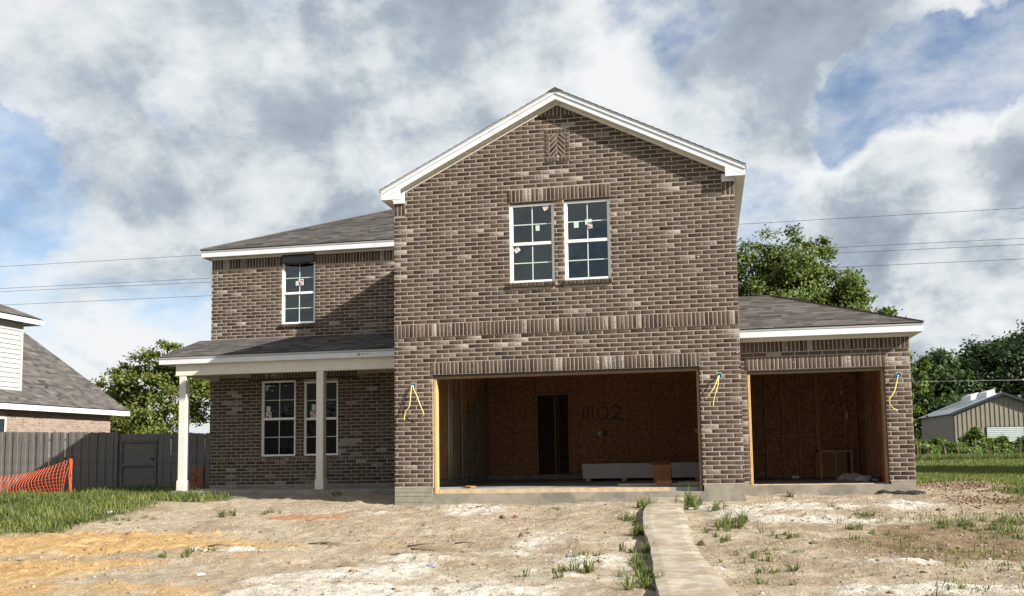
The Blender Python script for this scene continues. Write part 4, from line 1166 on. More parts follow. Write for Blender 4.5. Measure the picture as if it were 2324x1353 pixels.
ebox(9.402, 1.915, D2, [[(0, 0, 0), (-.02, -.05, -.02), (-.06, -.10, -.15), (-.12, -.16, -.31), (-.20, -.20, -.42), (-.22, -.19, -.50), (-.16, -.13, -.60), (-.07, -.07, -.65)]])
# a few white splashes of mortar on the bricks
for x, z, s, Y in ((.345, 5.04, .022, 0), (5.82, 4.12, .03, 0), (4.85, 4.88, .018, 0), (6.46, 2.34, .022, 0), (9.52, 1.25, .02, D2), (5.3, 4.1, .012, 0)):
    m = MB(); m.prism([(x + s * math.cos(a) * random.uniform(.6, 1.2), z + s * math.sin(a) * random.uniform(.6, 1.2)) for a in np.linspace(0, 6.28, 8)[:-1]], Y - .012, Y - .002); m.build('mortar_splash', MORTAR, HOUSE)

# ================================================================== THINGS IN AND AROUND THE GARAGES
st = empty('drywall_stack', (3.06, 3.9, -.063))
tag(st, 'long low stack of pale drywall sheets on blocks inside the main garage', 'drywall')
for k in range(4):
    m = MB(); x = .06 + k * .82; m.bbox(x, x + .11, .05, 1.1, 0, .065, .003); m.build('block', LUMBER, st)
for k in range(16):
    dx = random.uniform(-.02, .02); m = MB(); z = .066 + k * .0205
    m.box(dx, 2.95 + dx, random.uniform(-.012, .012), 1.2, z, z + .0185); m.build('sheet', DRYWALL, st)
bx = empty('cardboard_box', (4.78, 2.0, -.063))
tag(bx, 'open brown cardboard box standing in front of the drywall stack', 'box')
m = MB(); w, d, h_ = .35, .33, .38
m.box(0, w, 0, .006, 0, h_); m.box(0, w, d - .006, d, 0, h_); m.box(0, .006, .006, d - .006, 0, h_); m.box(w - .006, w, .006, d - .006, 0, h_); m.box(.006, w - .006, .006, d - .006, .002, .008)
m.build('carton', CARD, bx)
for pts in ([(0, -.001, h_), (w, -.001, h_), (w, -.09, h_ + .05), (0, -.09, h_ + .05)], [(-.001, 0, h_), (-.001, d, h_), (-.11, d, h_ + .03), (-.11, 0, h_ + .03)], [(w + .001, 0, h_), (w + .001, d, h_), (w + .10, d, h_ + .06), (w + .10, 0, h_ + .06)]):
    o = mesh_obj('flap', pts, [(0, 1, 2, 3)], CARD, bx); o.modifiers.new('t', 'SOLIDIFY').thickness = .005
o = MB().bbox(0, .28, 0, .24, 0, .10, .004).build('carton', CARD); o.location = (4.92, .62, -.063); o.name = 'flat_carton'
tag(o, 'small flat brown carton on the garage floor near the threshold', 'box')
for (x, y, l, a, lab) in ((4.15, 1.0, 1.55, .02, 'long pale scrap board lying on the garage floor by the small carton'), (5.28, 1.75, .46, -.03, 'short pale board end lying on the floor by the right jamb')):
    o = MB().bbox(0, l, 0, .09, 0, .04, .003).build('scrap_board', LUMBER); o.location = (x, y, -.063); o.rotation_euler = (0, 0, a); tag(o, lab, 'board')
def crumple(name, label, cat, loc, size, M, seed, amp=.35, sub=2):
    import bmesh
    bm = bmesh.new(); bmesh.ops.create_icosphere(bm, subdivisions=sub, radius=1)
    r = random.Random(seed)
    for v in bm.verts:
        k = 1 + r.uniform(-amp, amp); v.co = Vector((v.co.x * size[0] * k, v.co.y * size[1] * k, max(-.15, v.co.z) * size[2] * k))
    zmin = min(v.co.z for v in bm.verts)
    for v in bm.verts: v.co.z -= zmin
    me = bpy.data.meshes.new(name); bm.to_mesh(me); bm.free(); me.materials.append(M)
    o = bpy.data.objects.new(name, me); COL.objects.link(o); o.location = loc; tag(o, label, cat); return o
crumple('plastic_sheet', 'crumpled grey plastic film on the side garage floor', 'plastic', (9.02, 2.75, -.094), (.20, .14, .10), GREYPL, 3)
crumple('plastic_sheet', 'dark crumpled plastic beside the grey film in the side garage', 'plastic', (9.22, 2.65, -.094), (.17, .15, .09), BLACKPL, 4)
crumple('insulation_bag', 'pale lumpy bag lying on the side garage floor behind the plastic', 'bag', (8.86, 3.5, -.094), (.27, .14, .13), mat('bag', (.42, .37, .33), .7, .15, 8), 5, .15, 3)
crumple('paper_scraps', 'small heap of scraps on the floor inside the left garage jamb', 'scraps', (1.25, .75, -.064), (.14, .10, .045), CARD, 9)
m = MB(); m.tube([(0, 0, .055), (.42, .06, .055)], .055, 12); m.tube([(.415, .059, .055), (.425, .061, .055)], .040, 12)
o = m.build('paper_roll', mat('roll', (.5, .45, .4), .8, .1, 8), None, True); o.location = (8.93, 3.05, -.0945); tag(o, 'pale cardboard tube roll lying in the side garage', 'roll')
o = empty('red_jug', (9.33, 2.35, -.0945)); tag(o, 'red plastic jug standing against the side garage jamb', 'jug')
m = MB(); m.bbox(-.07, .07, -.05, .05, 0, .26, .02); m.build('jug_body', REDPL, o)
m = MB(); m.tube([(.03, 0, .255), (.03, 0, .31)], .022, 8); m.build('cap', REDPL, o, True)
m = MB(); m.tube([(-.05, 0, .25), (-.04, 0, .30), (.0, 0, .30), (.015, 0, .25)], .010, 6); m.build('handle', REDPL, o, True)
o = MB().bbox(0, .16, 0, .10, 0, .06, .004).build('white_block', SCRAPW); o.location = (7.78, 5.2, -.0945); tag(o, 'small white block on the floor at the back of the side garage', 'block')

# ================================================================== FENCE
FYP = 9.0
fence = empty('wooden_fence', (-16.9, FYP, -.36)); tag(fence, 'weathered grey board fence beside the left neighbour house', 'fence')
picket = None
def picket_mesh():
    m = MB(); w, h_ = .150, 1.86
    m.prism([(0, 0), (w, 0), (w, h_ - .03), (w - .025, h_), (.025, h_), (0, h_ - .03)], -.009, .009)
    return m.build('picket', FENCE, fence)
GX0, GX1 = -12.30, -10.97
x = -20.6; first = True; fcount = 0
while x < -6.4:
    if not (GX0 - .02 < x + .07 < GX1 + .02):
        if first: o = picket_mesh(); pm = o; first = False
        else: o = pm.copy(); COL.objects.link(o); o.parent = fence
        top = 1.585 + (x + 16.6) * -.027
        o.location = (x + 16.9, (.011 if fcount % 2 else -.011) + random.uniform(-.001, .001), random.uniform(-.012, .012)); o.rotation_euler = (random.uniform(-.006, .006), random.uniform(-.006, .006), random.uniform(-.03, .03))
        o.scale = (random.uniform(.97, 1.0), 1, (top + .36) / 1.86)
        fcount += 1
    x += .142
for z in (.3, 1.0, 1.6):
    for a, b in ((-20.6, GX0), (GX1, -6.4)):
        m = MB(); m.bbox(a + 16.9, b + 16.9, .024, .062, z, z + .088, .003); m.build('rail', FENCEDARK, fence)
for px_ in (-19.5, -17.1, -14.7, GX0 - .1, GX1 + .02, -8.6):
    m = MB(); m.bbox(px_ + 16.9, px_ + 17.0, .064, .16, -.1, 1.78, .004); m.build('post', FENCEDARK, fence)
gate = empty('fence_gate', (GX0, FYP, -.30)); tag(gate, 'grey board gate with exposed cross rails set in the fence', 'gate')
for k in range(9):
    xx = .02 + k * .145
    m = MB(); m.prism([(0, 0), (.141, 0), (.141, 1.70), (.116, 1.72), (.025, 1.72), (0, 1.70)], .03, .05); o = m.build('board', FENCE, gate); o.location = (xx, 0, random.uniform(-.01, .01))
for z in (.08, .70, 1.44):
    m = MB(); m.bbox(.03, 1.30, -.012, .026, z, z + .09, .003); m.build('rail', FENCEDARK, gate)
for xx in (.03, 1.21):
    m = MB(); m.bbox(xx, xx + .09, -.011, .025, .175, 1.435, .003); m.build('stile', FENCEDARK, gate)
m = MB(); m.bbox(1.1, 1.2, -.035, -.013, .9, .97, .004); m.build('latch', STEEL, gate)

# orange safety netting sagging from a steel stake
net = empty('safety_netting', (-9.65, 3.5, -.36)); tag(net, 'sagging orange plastic safety netting tied to a rusty stake by the fence', 'netting')
m = MB(); m.tube([(0, 0, -.15), (.01, 0, .6), (-.02, .01, 1.28)], .016, 6); m.build('stake', RUST, net, True)
def net_pt(u, v):
    # u: 0 at stake .. 1 far left; v: 0 bottom .. 1 top
    x = -.02 - 3.4 * u + .08 * math.sin(7 * v + 4 * u) * u - .22 * (1 - v) * math.exp(-u * 10)
    top = 1.00 - .62 * (1 - math.exp(-u * 2.0)) + .10 * max(0, u - .45) * 2
    bot = .08 + .05 * math.sin(9 * u) - .03 * u
    z = bot + (top - bot) * v
    y = -.10 * math.sin(3.1 * v) * (1 + 2 * u) - .25 * u + .05 * math.sin(14 * u + 3 * v)
    return (x, y, z)
m = MB(); NU, NV = 40, 10
for j in range(NV):
    pts = [net_pt((i / 90.0), j / (NV - 1)) for i in range(91)]
    m.tube(pts, .0045, 4, False)
for i in range(NU + 1):
    pts = [net_pt(i / NU, j / 20.0) for j in range(21)]
    m.tube(pts, .0065, 4, False)
for j in range(NV):                # gathered edge bundled at the stake
    pts = [(-.01 + .03 * math.sin(j + 9 * s), -.02 + .02 * math.cos(j * 2 + 7 * s), .12 + s * .90) for s in np.linspace(0, 1, 10)]
    m.tube(pts, .006, 4, False)
m.build('net', ORANGE, net)

# small pile of leftover bricks behind the porch post
pile = empty('brick_pile', (-8.62, 7.0, -.36)); tag(pile, 'small stack of leftover red bricks on the ground by the fence', 'bricks')
bp = None
for r in range(10):
    for c in range(2):
        if bp is None:
            q = BrickSet(0.0); q.items = [([(0, 0), (.2, 0), (.2, .07), (0, .07)], 0, .5, .1, True)]
            m = MB(); m.bbox(0, .2, 0, .09, 0, .07, .004, tint=.5, smear=.1); bp = m.build('brick', OLDBRICK, pile); o = bp
        else:
            o = bp.copy(); COL.objects.link(o); o.parent = pile
        o.location = (c * .208 + random.uniform(-.012, .012), random.uniform(-.02, .02), r * .0735); o.rotation_euler = (0, 0, random.uniform(-.08, .08))

# ================================================================== NEIGHBOUR HOUSE
nb = empty('neighbour_house', (-17.3, 9.6, -.36)); tag(nb, 'neighbouring house with white siding upper storey and grey shingle roof beyond the fence', 'house')
def rel(P): return [(x + 17.3, y - 9.6, z + .36) for x, y, z in P]
NBR = far_brick('far_brick', (.20, .140, .108), (.075, .052, .043), (.34, .29, .24), (.27, .215, .175))
m = MB(); m.box(-.17, -.05, -9, 5.85, -.2, 2.84); m.build('brick_wall', NBR, nb)          # side wall x=-17.35
m = MB(); m.box(-9, -.171, 5.75, 5.85, -.2, 2.84); m.build('brick_wall', NBR, nb)
NK = .69
def P3(x, y, z): return (x + 17.3, y - 9.6, z + .36)
v = [P3(-17.0, -2, 2.56), P3(-17.0, 16.1, 2.56), P3(-23.5, 16.1, 2.56 + NK * 6.5), P3(-23.5, -2, 2.56 + NK * 6.5)]
m = MB(); m.add(v + [(a, b, c - .12) for a, b, c in v], [(0, 1, 2, 3), (7, 6, 5, 4), (0, 4, 5, 1), (1, 5, 6, 2), (2, 6, 7, 3), (3, 7, 4, 0)]); nroof = m.build('lower_roof', SHEDTRIM, nb)
shingle_field('shingles', P3(-17.0, 8.0, 2.575), (0, 1, 0), (-1, 0, NK), 0, [(0, 0), (8.1, 0), (8.1, 7.8), (0, 7.8)], nroof, expo=.145, seed=12)
m = MB(); m.box(.305, .33, -11.6, 6.51, 2.72, 2.90); m.build('eave_fascia', WHITE, nb)
m = MB(); m.box(-.05, .304, -11.6, 6.5, 2.80, 2.815); m.build('eave_soffit', SOFFIT, nb)
# upper storey
m = MB(); m.box(-5, -.44, -9, 1.55, 2.9, 5.85); up = m.build('upper_storey', SIDING, nb)
for k in range(16):
    z = 3.22 + k * .165
    m = MB(); m.add([(-.438, -9, z), (-.438, 1.47, z), (-.438, 1.47, z + .165), (-.438, -9, z + .165), (-.405, -9, z), (-.405, 1.47, z), (-.436, 1.47, z + .165), (-.436, -9, z + .165)],
                    [(0, 3, 2, 1), (4, 5, 6, 7), (0, 1, 5, 4), (1, 2, 6, 5), (2, 3, 7, 6), (3, 0, 4, 7)]); m.build('siding_board', SIDING, up)
m = MB(); m.box(-.46, -.405, 1.472, 1.575, 3.15, 5.80); m.build('corner_board', SIDING, up)
v = [P3(-17.38, 1, 5.62), P3(-17.38, 11.75, 5.62), P3(-20.5, 8.8, 5.62 + .5 * 3.1), P3(-20.5, 1, 5.62 + .5 * 3.1)]
m = MB(); m.add(v, [(0, 1, 2, 3)]); m.add([P3(-17.38, 11.75, 5.62), P3(-23, 11.75, 5.62), P3(-20.5, 8.8, 5.62 + .5 * 3.1)], [(0, 1, 2)]); ur = m.build('upper_roof', SHEDTRIM, nb)
shingle_field('shingles', P3(-17.37, 4.0, 5.635), (0, 1, 0), (-1, 0, .5), 0, [(0, 0), (7.75, 0), (4.8, 3.4), (0, 3.4)], ur, expo=.145, seed=13)
m = MB(); m.box(-.10, -.075, -9, 2.15, 5.80, 5.965); m.box(-5, -.101, 2.125, 2.15, 5.80, 5.965); m.build('eave_fascia', WHITE, nb)
m = MB(); m.box(-5, -.102, -9, 2.12, 5.86, 5.875); m.build('eave_soffit', SOFFIT, nb)
m = MB(); m.box(-.05, .0, -.4, .46, .95, 2.47); wn = m.build('window', VINYL, nb)
m = MB(); m.box(-.01, .004, -.34, .40, 1.0, 2.41); m.build('pane', mat('dark_glass', (.02, .025, .03), .08, .1, 3, spec=.6), wn)
m = MB(); m.tube([P3(-18.0, 12.75, 3.1), P3(-18.0, 12.75, 3.42)], .04, 8); m.build('roof_vent', STEEL, nb, True)
m = MB(); m.tube([P3(-21.9, 13.2, 5.9), P3(-21.9, 13.2, 6.15)], .09, 8); m.build('roof_vent', SCRAPW, nb, True)

# ================================================================== SHED ON THE RIGHT
sx0, sx1, sy0, sy1, sz0, sze, szp = 22.75, 29.2, 50.0, 59.5, -.4, 2.88, 4.16
shed = empty('metal_shed', (sx0, sy0, sz0)); tag(shed, 'tan ribbed metal shed with white roof vents behind the brush', 'shed')
def SR(x, y, z): return (x - sx0, y - sy0, z - sz0)
xm = (sx0 + sx1) / 2
m = MB(); m.prism([(0, 0), (sx1 - sx0, 0), (sx1 - sx0, sze - sz0), (xm - sx0, szp - sz0), (0, sze - sz0)], .06, sy1 - sy0); m.build('shell', SHEDTAN, shed)
k = 0; xx = sx0
while xx < sx1 - .05:
    w = .305; xe = min(xx + w, sx1)
    zt = lambda x: sze + (szp - sze) * (1 - abs(x - xm) / (xm - sx0)) - .02
    m = MB(); m.prism([(xx + .012 - sx0, 0), (xe - .012 - sx0, 0), (xe - .012 - sx0, zt(xe) - sz0), (xx + .012 - sx0, zt(xx) - sz0)], .03, .058); pn_ = m.build('wall_panel', SHEDTAN, shed)
    m = MB(); m.prism([(xe - .014 - sx0, 0), (xe + .014 - sx0, 0), (xe + .014 - sx0, zt(xe) - sz0 - .02), (xe - .014 - sx0, zt(xe) - sz0 - .01)], -.005, .029); m.build('rib', SHEDTAN, pn_)
    xx = xe
yy = sy0 + .1
while yy < sy1 - .1:
    m = MB(); m.box(-.035, -.004, yy - sy0, yy - sy0 + .30, 0, sze - sz0 - .03); m.build('wall_panel', SHEDTAN, shed); yy += .335
for sg in (-1, 1):
    xe = sx0 - .25 if sg < 0 else sx1 + .25; ze = sze - .25 * (szp - sze) / (xm - sx0)
    v = [SR(xm, sy0 - .25, szp + .06), SR(xe, sy0 - .25, ze + .06), SR(xe, sy1 + .2, ze + .06), SR(xm, sy1 + .2, szp + .06)]
    m = MB(); m.add(v + [(a, b, c - .05) for a, b, c in v], [(0, 1, 2, 3), (7, 6, 5, 4), (0, 4, 5, 1), (1, 5, 6, 2), (2, 6, 7, 3), (3, 7, 4, 0)]); m.build('roof_sheet', SHEDROOF, shed)
    m = MB(); m.prism([(xm - sx0, szp - sz0 + .07), (xe - sx0, ze - sz0 + .07), (xe - sx0, ze - sz0 - .10), (xm - sx0, szp - sz0 - .10)], -.30, -.256); m.build('rake_trim', SHEDTRIM, shed)
m = MB(); m.bbox(-.05, .06, -.02, .05, 0, sze - sz0 - .05, .01); m.build('corner_trim', SHEDTRIM, shed)
m = MB(); m.box(24.80 - sx0, 27.3 - sx0, -.01, .028, 0, 1.86 - sz0); dr = m.build('roller_door', SHEDTRIM, shed)
for k in range(17):
    m = MB(); m.prismx([(-.03, k * .13), (-.045, k * .13 + .065), (-.03, k * .13 + .128), (-.012, k * .13 + .128), (-.012, k * .13)], 24.87 - sx0, 27.23 - sx0); m.build('slat', ROLLER, dr)
for y, l in ((51.3, 2.6), (55.2, 2.6)):
    z = szp + .03
    m = MB(); m.add([SR(25.35, y, z - .22), SR(25.95, y, z + .02), SR(25.95, y + l, z + .02), SR(25.35, y + l, z - .22), SR(25.42, y + .1, z + .16), SR(25.93, y + .1, z + .36), SR(25.93, y + l - .1, z + .36), SR(25.42, y + l - .1, z + .16)],
                    [(0, 3, 2, 1), (4, 5, 6, 7), (0, 1, 5, 4), (1, 2, 6, 5), (2, 3, 7, 6), (3, 0, 4, 7)]); m.build('roof_vent', SCRAPW, shed)

# ================================================================== TREES AND BRUSH
def leaf_mesh(name, C, size, M, parent, up=.35, tintb=None, N=None):
    n = len(C)
    a = RNG.normal(size=(n, 3)); a[:, 2] *= .6
    if N is not None: a = a * .75 + N * .9
    a[:, 2] += up; a /= np.linalg.norm(a, axis=1)[:, None]
    r = RNG.normal(size=(n, 3)); u = np.cross(a, r); u /= np.linalg.norm(u, axis=1)[:, None]; w = np.cross(a, u)
    s = size * RNG.uniform(.6, 1.3, (n, 1))
    V = np.stack([C - u * s * .5, C + w * s * .32 + a * s * .08, C + u * s * .5 - a * s * .08, C - w * s * .32 + a * s * .05], 1).reshape(-1, 3)
    tint = np.clip(RNG.normal(.45, .22, n) + (tintb if tintb is not None else 0), 0, 1)
    return fast_mesh(name, V, np.arange(4 * n), np.arange(n) * 4, np.full(n, 4), M, parent, dict(tint=np.repeat(tint, 4)))
def tree(name, label, cat, base, clumps, nleaf, lsize, M, trunk_r, group=None, twig=.28, ntw=None, limbs=True):
    root = empty(name, base); tag(root, label, cat, group)
    B = np.array(base, float)
    cl = np.array(clumps, float); vol = cl[:, 3] ** 2
    Cs, Ns = [], []
    for c, f in zip(cl, vol / vol.sum()):
        n = int(nleaf * f); nt = max(5, int(n / 120))
        d = RNG.normal(size=(nt, 3)); d /= np.linalg.norm(d, axis=1)[:, None]
        rad = c[3] * (RNG.uniform(.28, 1.0, (nt, 1)) ** .55) * RNG.uniform(.75, 1.28, (nt, 1))
        T = c[:3] - B + d * rad * np.array([1, 1, .85])
        k = RNG.integers(0, nt, n)
        sg = twig * .82 * c[3] ** .5
        Cs.append(T[k] + RNG.normal(size=(n, 3)) * sg * np.array([1, 1, .62])); Ns.append(d[k])
    Cs = np.concatenate(Cs); Ns = np.concatenate(Ns)
    keep = Cs[:, 2] > .05
    leaf_mesh('crown', Cs[keep], lsize, M, root, N=Ns[keep], tintb=RNG.normal(0, .1))
    m = MB()
    top = cl[np.argsort(-cl[:, 3])[0]][:3] - B
    hgt = max(.8, top[2] * .62)
    fork = np.array([top[0] * .35, top[1] * .35, hgt])
    m.tube([(0, 0, -.2), (fork[0] * .3, fork[1] * .3, hgt * .45), tuple(fork)], [trunk_r * 1.25, trunk_r, trunk_r * .8], 8)
    m.build('trunk', BARK, root, True)
    if limbs:
        for c in cl:
            q = c[:3] - B; mid = fork * .5 + q * .5 + np.array([0, 0, .12 * c[3]])
            m = MB(); m.tube([tuple(fork * .97), tuple(mid), tuple(q)], [trunk_r * .6, trunk_r * .38, trunk_r * .14], 6)
            for k in range(5):
                d = RNG.normal(size=3); d /= np.linalg.norm(d); d[2] = abs(d[2]) * .6
                e_ = q + d * c[3] * .85; m.tube([tuple(mid * .4 + q * .6), tuple((q + e_) / 2 + np.array([0, 0, .1])), tuple(e_)], [trunk_r * .2, trunk_r * .12, trunk_r * .05], 5)
            m.build('limb', BARK, root, True)
    return root
GT = -.35
# big tree behind the side garage
tree('broadleaf_tree', 'large dark green leafy tree rising behind the side garage roof', 'tree', (9.0, 24.0, GT),
     [(8.0, 24, 8.3, 1.9), (9.8, 23.5, 8.6, 1.6), (11.2, 24, 8.0, 1.5), (9.2, 22.5, 6.6, 2.0), (11.6, 23, 6.2, 1.5), (12.6, 23.6, 5.6, 1.1), (13.4, 23.4, 5.9, .75),
      (7.0, 23, 6.6, 1.7), (10.4, 25, 5.3, 1.8), (6.2, 24, 8.0, 1.5), (12.3, 24, 7.0, .9), (8.8, 24, 9.2, .8), (10.6, 23.6, 9.2, .7), (9.6, 23.2, 7.6, 1.7), (11.9, 23.4, 7.4, 1.0)], 40000, .16, LEAF_A, .26, twig=.21)
# yellow-green trees behind the fence on the left
tree('young_oak', 'yellow green leafy tree standing over the fence beside the porch', 'tree', (-18.2, 20.0, GT),
     [(-18.4, 19.5, 4.3, 1.35), (-17.2, 20, 4.1, 1.3), (-19.6, 19.6, 3.4, 1.2), (-16.2, 20, 3.2, 1.4), (-18.2, 19, 2.6, 1.5), (-16.4, 19.4, 4.9, .7), (-17.4, 19.4, 5.2, .55), (-20.1, 19.6, 2.4, 1.1), (-15.2, 20, 4.0, .9), (-19.4, 19.4, 4.5, .6)], 21000, .15, LEAF_Y, .16, twig=.22)
tree('young_oak', 'paler small tree at the end of the neighbour roof behind the fence', 'tree', (-21.5, 21.0, GT),
     [(-21.4, 21, 3.4, 1.0), (-20.6, 21, 2.6, 1.1), (-21.0, 21, 4.2, .55), (-22.4, 21, 2.7, 1.0)], 6500, .15, LEAF_Y, .12, twig=.2)
tree('young_oak', 'leafy tree seen through the porch between column and brick wall', 'tree', (-13.4, 21.0, GT),
     [(-13.4, 21, 3.4, 1.4), (-14.4, 20.6, 3.0, 1.2), (-13.9, 21, 4.3, .8), (-12.6, 21, 2.4, 1.1)], 8000, .15, LEAF_Y, .14, twig=.22)
# far tree line on the right
tree('broadleaf_tree', 'bright green tree right beside the side garage corner, left of the dark wood', 'tree', (17.4, 46, GT),
     [(17.6, 46, 6.0, 1.4), (18.6, 46, 5.9, 1.1), (17.0, 46, 4.4, 1.6), (18.6, 46, 4.0, 1.5), (17.6, 46.5, 2.4, 1.7), (18.9, 46, 7.0, .45), (18.0, 46, 7.4, .6), (19.9, 46, 5.9, .6), (19.6, 46, 4.6, .7)], 15000, .23, LEAF_A, .2, twig=.24)
dk = [((25.5, 68), 8.6, 3.4), ((29.6, 70), 9.4, 3.8), ((33.4, 69), 10.4, 3.9), ((37.2, 71), 11.8, 4.2), ((41.5, 70), 12.8, 4.4), ((22.0, 72), 8.4, 3.4), ((31.5, 76), 10.2, 4.2)]
dlab = ['dark evergreen tree directly behind the left roof vent of the shed', 'dark evergreen tree behind the right roof vent of the shed', 'dark evergreen tree rising behind the shed peak', 'tall dark tree of the wood right of the shed peak', 'tallest dark tree of the wood, right of the shed', 'lower dark tree at the left end of the wood', 'dark tree deep in the wood behind the shed roof']
for ((x, y), top, r), lab in zip(dk, dlab):
    cl_ = [(x, y, top - r * .75, r * .8), (x - r * .7, y, top - r * 1.3, r * .75), (x + r * .7, y - .5, top - r * 1.35, r * .75), (x, y - 1, top - r * 1.9, r * .95), (x - r * .6, y - 1, 2.6, r * .8), (x + r * .5, y - 1.5, 2.2, r * .8), (x + r * .2, y, top - r * .25, r * .42),
           (x - r * .35, y - 1.2, top - r * .6, r * .4), (x + r * .5, y - 1.5, top - r * .75, r * .4)]
    tree('evergreen_tree', lab, 'tree', (x, y, GT), cl_, 24000, .36, LEAF_D, .3, 'trees of the dark wood behind the shed', twig=.44, limbs=False)
# tree out of frame on the right that shades the lawn
tree('broadleaf_tree', 'leafy tree on the lawn further right of the side garage', 'tree', (26.0, 12.5, GT),
     [(26, 12.5, 6.6, 2.8), (24.4, 15, 5.6, 2.6), (26.5, 9.5, 5.6, 2.6), (29, 13.5, 5.8, 2.8), (25.0, 12.0, 4.6, 2.2), (23.5, 11.5, 6.2, 1.8), (28, 17, 5.8, 2.4)], 26000, .3, LEAF_A, .3)
# brush in front of the shed
blabs = ['pale leafy shrub at the left corner of the shed', 'tall round shrub in front of the shed corner', 'low tangle of green brush beside the tall shrub', 'green shrub below the roller door', 'bushy weeds right of the roller door', 'low brush next to the side garage corner', 'dark leafy shrub by the shed wall']
for k, (x, y, r, hh) in enumerate([(20.2, 43, 1.1, 1.0), (22.2, 43.5, .9, 1.75), (21.2, 42.5, .9, .85), (23.7, 43, 1.1, 1.0), (25.4, 43, 1.2, 1.25), (18.7, 42.5, 1.1, 1.0), (23.0, 44, .8, 1.25)]):
    b0 = float(terrain(x, y, False))
    tree('wild_shrub', blabs[k], 'shrub', (x, y, b0), [(x, y, b0 + hh * .55, r * .75), (x - r * .6, y, b0 + hh * .4, r * .6), (x + r * .6, y - .3, b0 + hh * .4, r * .6), (x + .1, y, b0 + hh * .95, r * .42)],
         7500, .17, LEAF_B, .05, 'brush in front of the shed', twig=.2, limbs=False)

# ================================================================== GRASS
def blades(name, X, Y, H, M, wid=.007, lean=.45, tint=None):
    n = len(X); Z = terrain(X, Y) - .01
    th = RNG.uniform(0, 2 * np.pi, n); ph = RNG.uniform(0, 2 * np.pi, n)
    L = np.abs(RNG.normal(0, lean, n)) * H
    dx, dy = np.cos(th) * L, np.sin(th) * L
    wx, wy = np.cos(ph) * wid * RNG.uniform(.6, 1.3, n), np.sin(ph) * wid * RNG.uniform(.6, 1.3, n)
    B = np.stack([X, Y, Z], 1)
    Wd = np.stack([wx, wy, np.zeros(n)], 1)
    M1 = B + np.stack([dx * .3, dy * .3, H * .6], 1); M2 = B + np.stack([dx, dy, H * np.clip(1 - .35 * (L / H) ** 2, .3, 1)], 1)
    V = np.stack([B - Wd, B + Wd, M1 + Wd * .8, M1 - Wd * .8, M2], 1).reshape(-1, 3)
    k = np.arange(n) * 5
    loops = np.stack([k, k + 1, k + 2, k + 3, k + 3, k + 2, k + 4], 1).ravel()
    starts = np.stack([np.arange(n) * 7, np.arange(n) * 7 + 4], 1).ravel(); tot = np.tile([4, 3], n)
    tt = np.clip(RNG.normal(.45, .25, n) if tint is None else tint, 0, 1)
    o = fast_mesh(name, V, loops, starts, tot, M, None, dict(tint=np.repeat(tt, 5)))
    return o
# tall grass left of the porch
n = 90000
X = RNG.uniform(-12.5, -2.8, n); Y = RNG.uniform(-4.2, 8.6, n)
g = zone_grass(X, Y) * (fbm(X, Y, .5, 3, 7) > .34)
k = RNG.uniform(size=n) < g ** 1.6 * .8
X, Y, g = X[k], Y[k], g[k]
H = (.35 + .65 * zone_grass(X, Y) ** 2) * RNG.uniform(.55, 1.0, len(X)) * (.05 + .27 * fbm(X, Y, .55, 3, 15) ** 1.6 * RNG.uniform(.5, 1.5, len(X)) + .03 * (Y < 1))
o = blades('tall_grass', X, Y, H, GRASS, .0075, .7, np.clip(RNG.normal(.42, .26, len(X)) + 1.2 * (fbm(X, Y, .7, 3, 45) - .5), 0, 1)); tag(o, 'tall green grass growing between the fence and the porch', 'grass', kind='stuff')
# lawn on the right
n = 150000
Y = 52 * RNG.uniform(0, 1, n) ** 1.5 - 3.0; X = 9.8 + RNG.uniform(0, 1, n) * (3.5 + (Y + 3) * .40)
k = RNG.uniform(size=n) < zone_grass(X, Y)
X, Y = X[k], Y[k]
o = blades('lawn_grass', X, Y, .07 + .11 * fbm(X, Y, 1.4, 3, 25) + .004 * Y * RNG.uniform(0, 1, len(X)), GRASS, .006 + .0004 * np.clip(Y, 0, 60), .5, np.clip(RNG.normal(.6, .22, len(X)), 0, 1)); tag(o, 'green lawn grass on the open lot right of the house', 'grass', kind='stuff')
# tall weeds in front of the brush
n = 26000
X = RNG.uniform(16.5, 28, n); Y = RNG.uniform(37, 42, n)
o = blades('tall_weeds', X, Y, RNG.uniform(.15, .55, n), GRASS, .020, .5, np.clip(RNG.normal(.45, .25, n), 0, 1)); tag(o, 'tall green weeds along the far edge of the lawn', 'weeds', kind='stuff')
n = 170
o = blades('dry_stems', RNG.uniform(17, 28, n), RNG.uniform(39, 43, n), RNG.uniform(.8, 2.0, n), DRYGRASS, .012, .15); tag(o, 'dry pale weed stems standing in the brush', 'weeds', kind='stuff')
# thin grass creeping over the brown dirt towards the street
n = 9000
X = RNG.uniform(7.6, 10.9, n); Y = RNG.uniform(-8.6, -1.8, n)
k = (fbm(X, Y, .55, 3, 77) + .045 * (X - 9) > .56) & (RNG.uniform(size=n) < .75); X, Y = X[k], Y[k]
o = blades('sparse_grass', X, Y, .03 + .09 * RNG.uniform(0, 1, len(X)) ** 2, GRASS, .0050, 1.0, np.clip(RNG.normal(.55, .25, len(X)), 0, 1)); tag(o, 'sparse short grass creeping over the brown dirt at right', 'grass', kind='stuff')
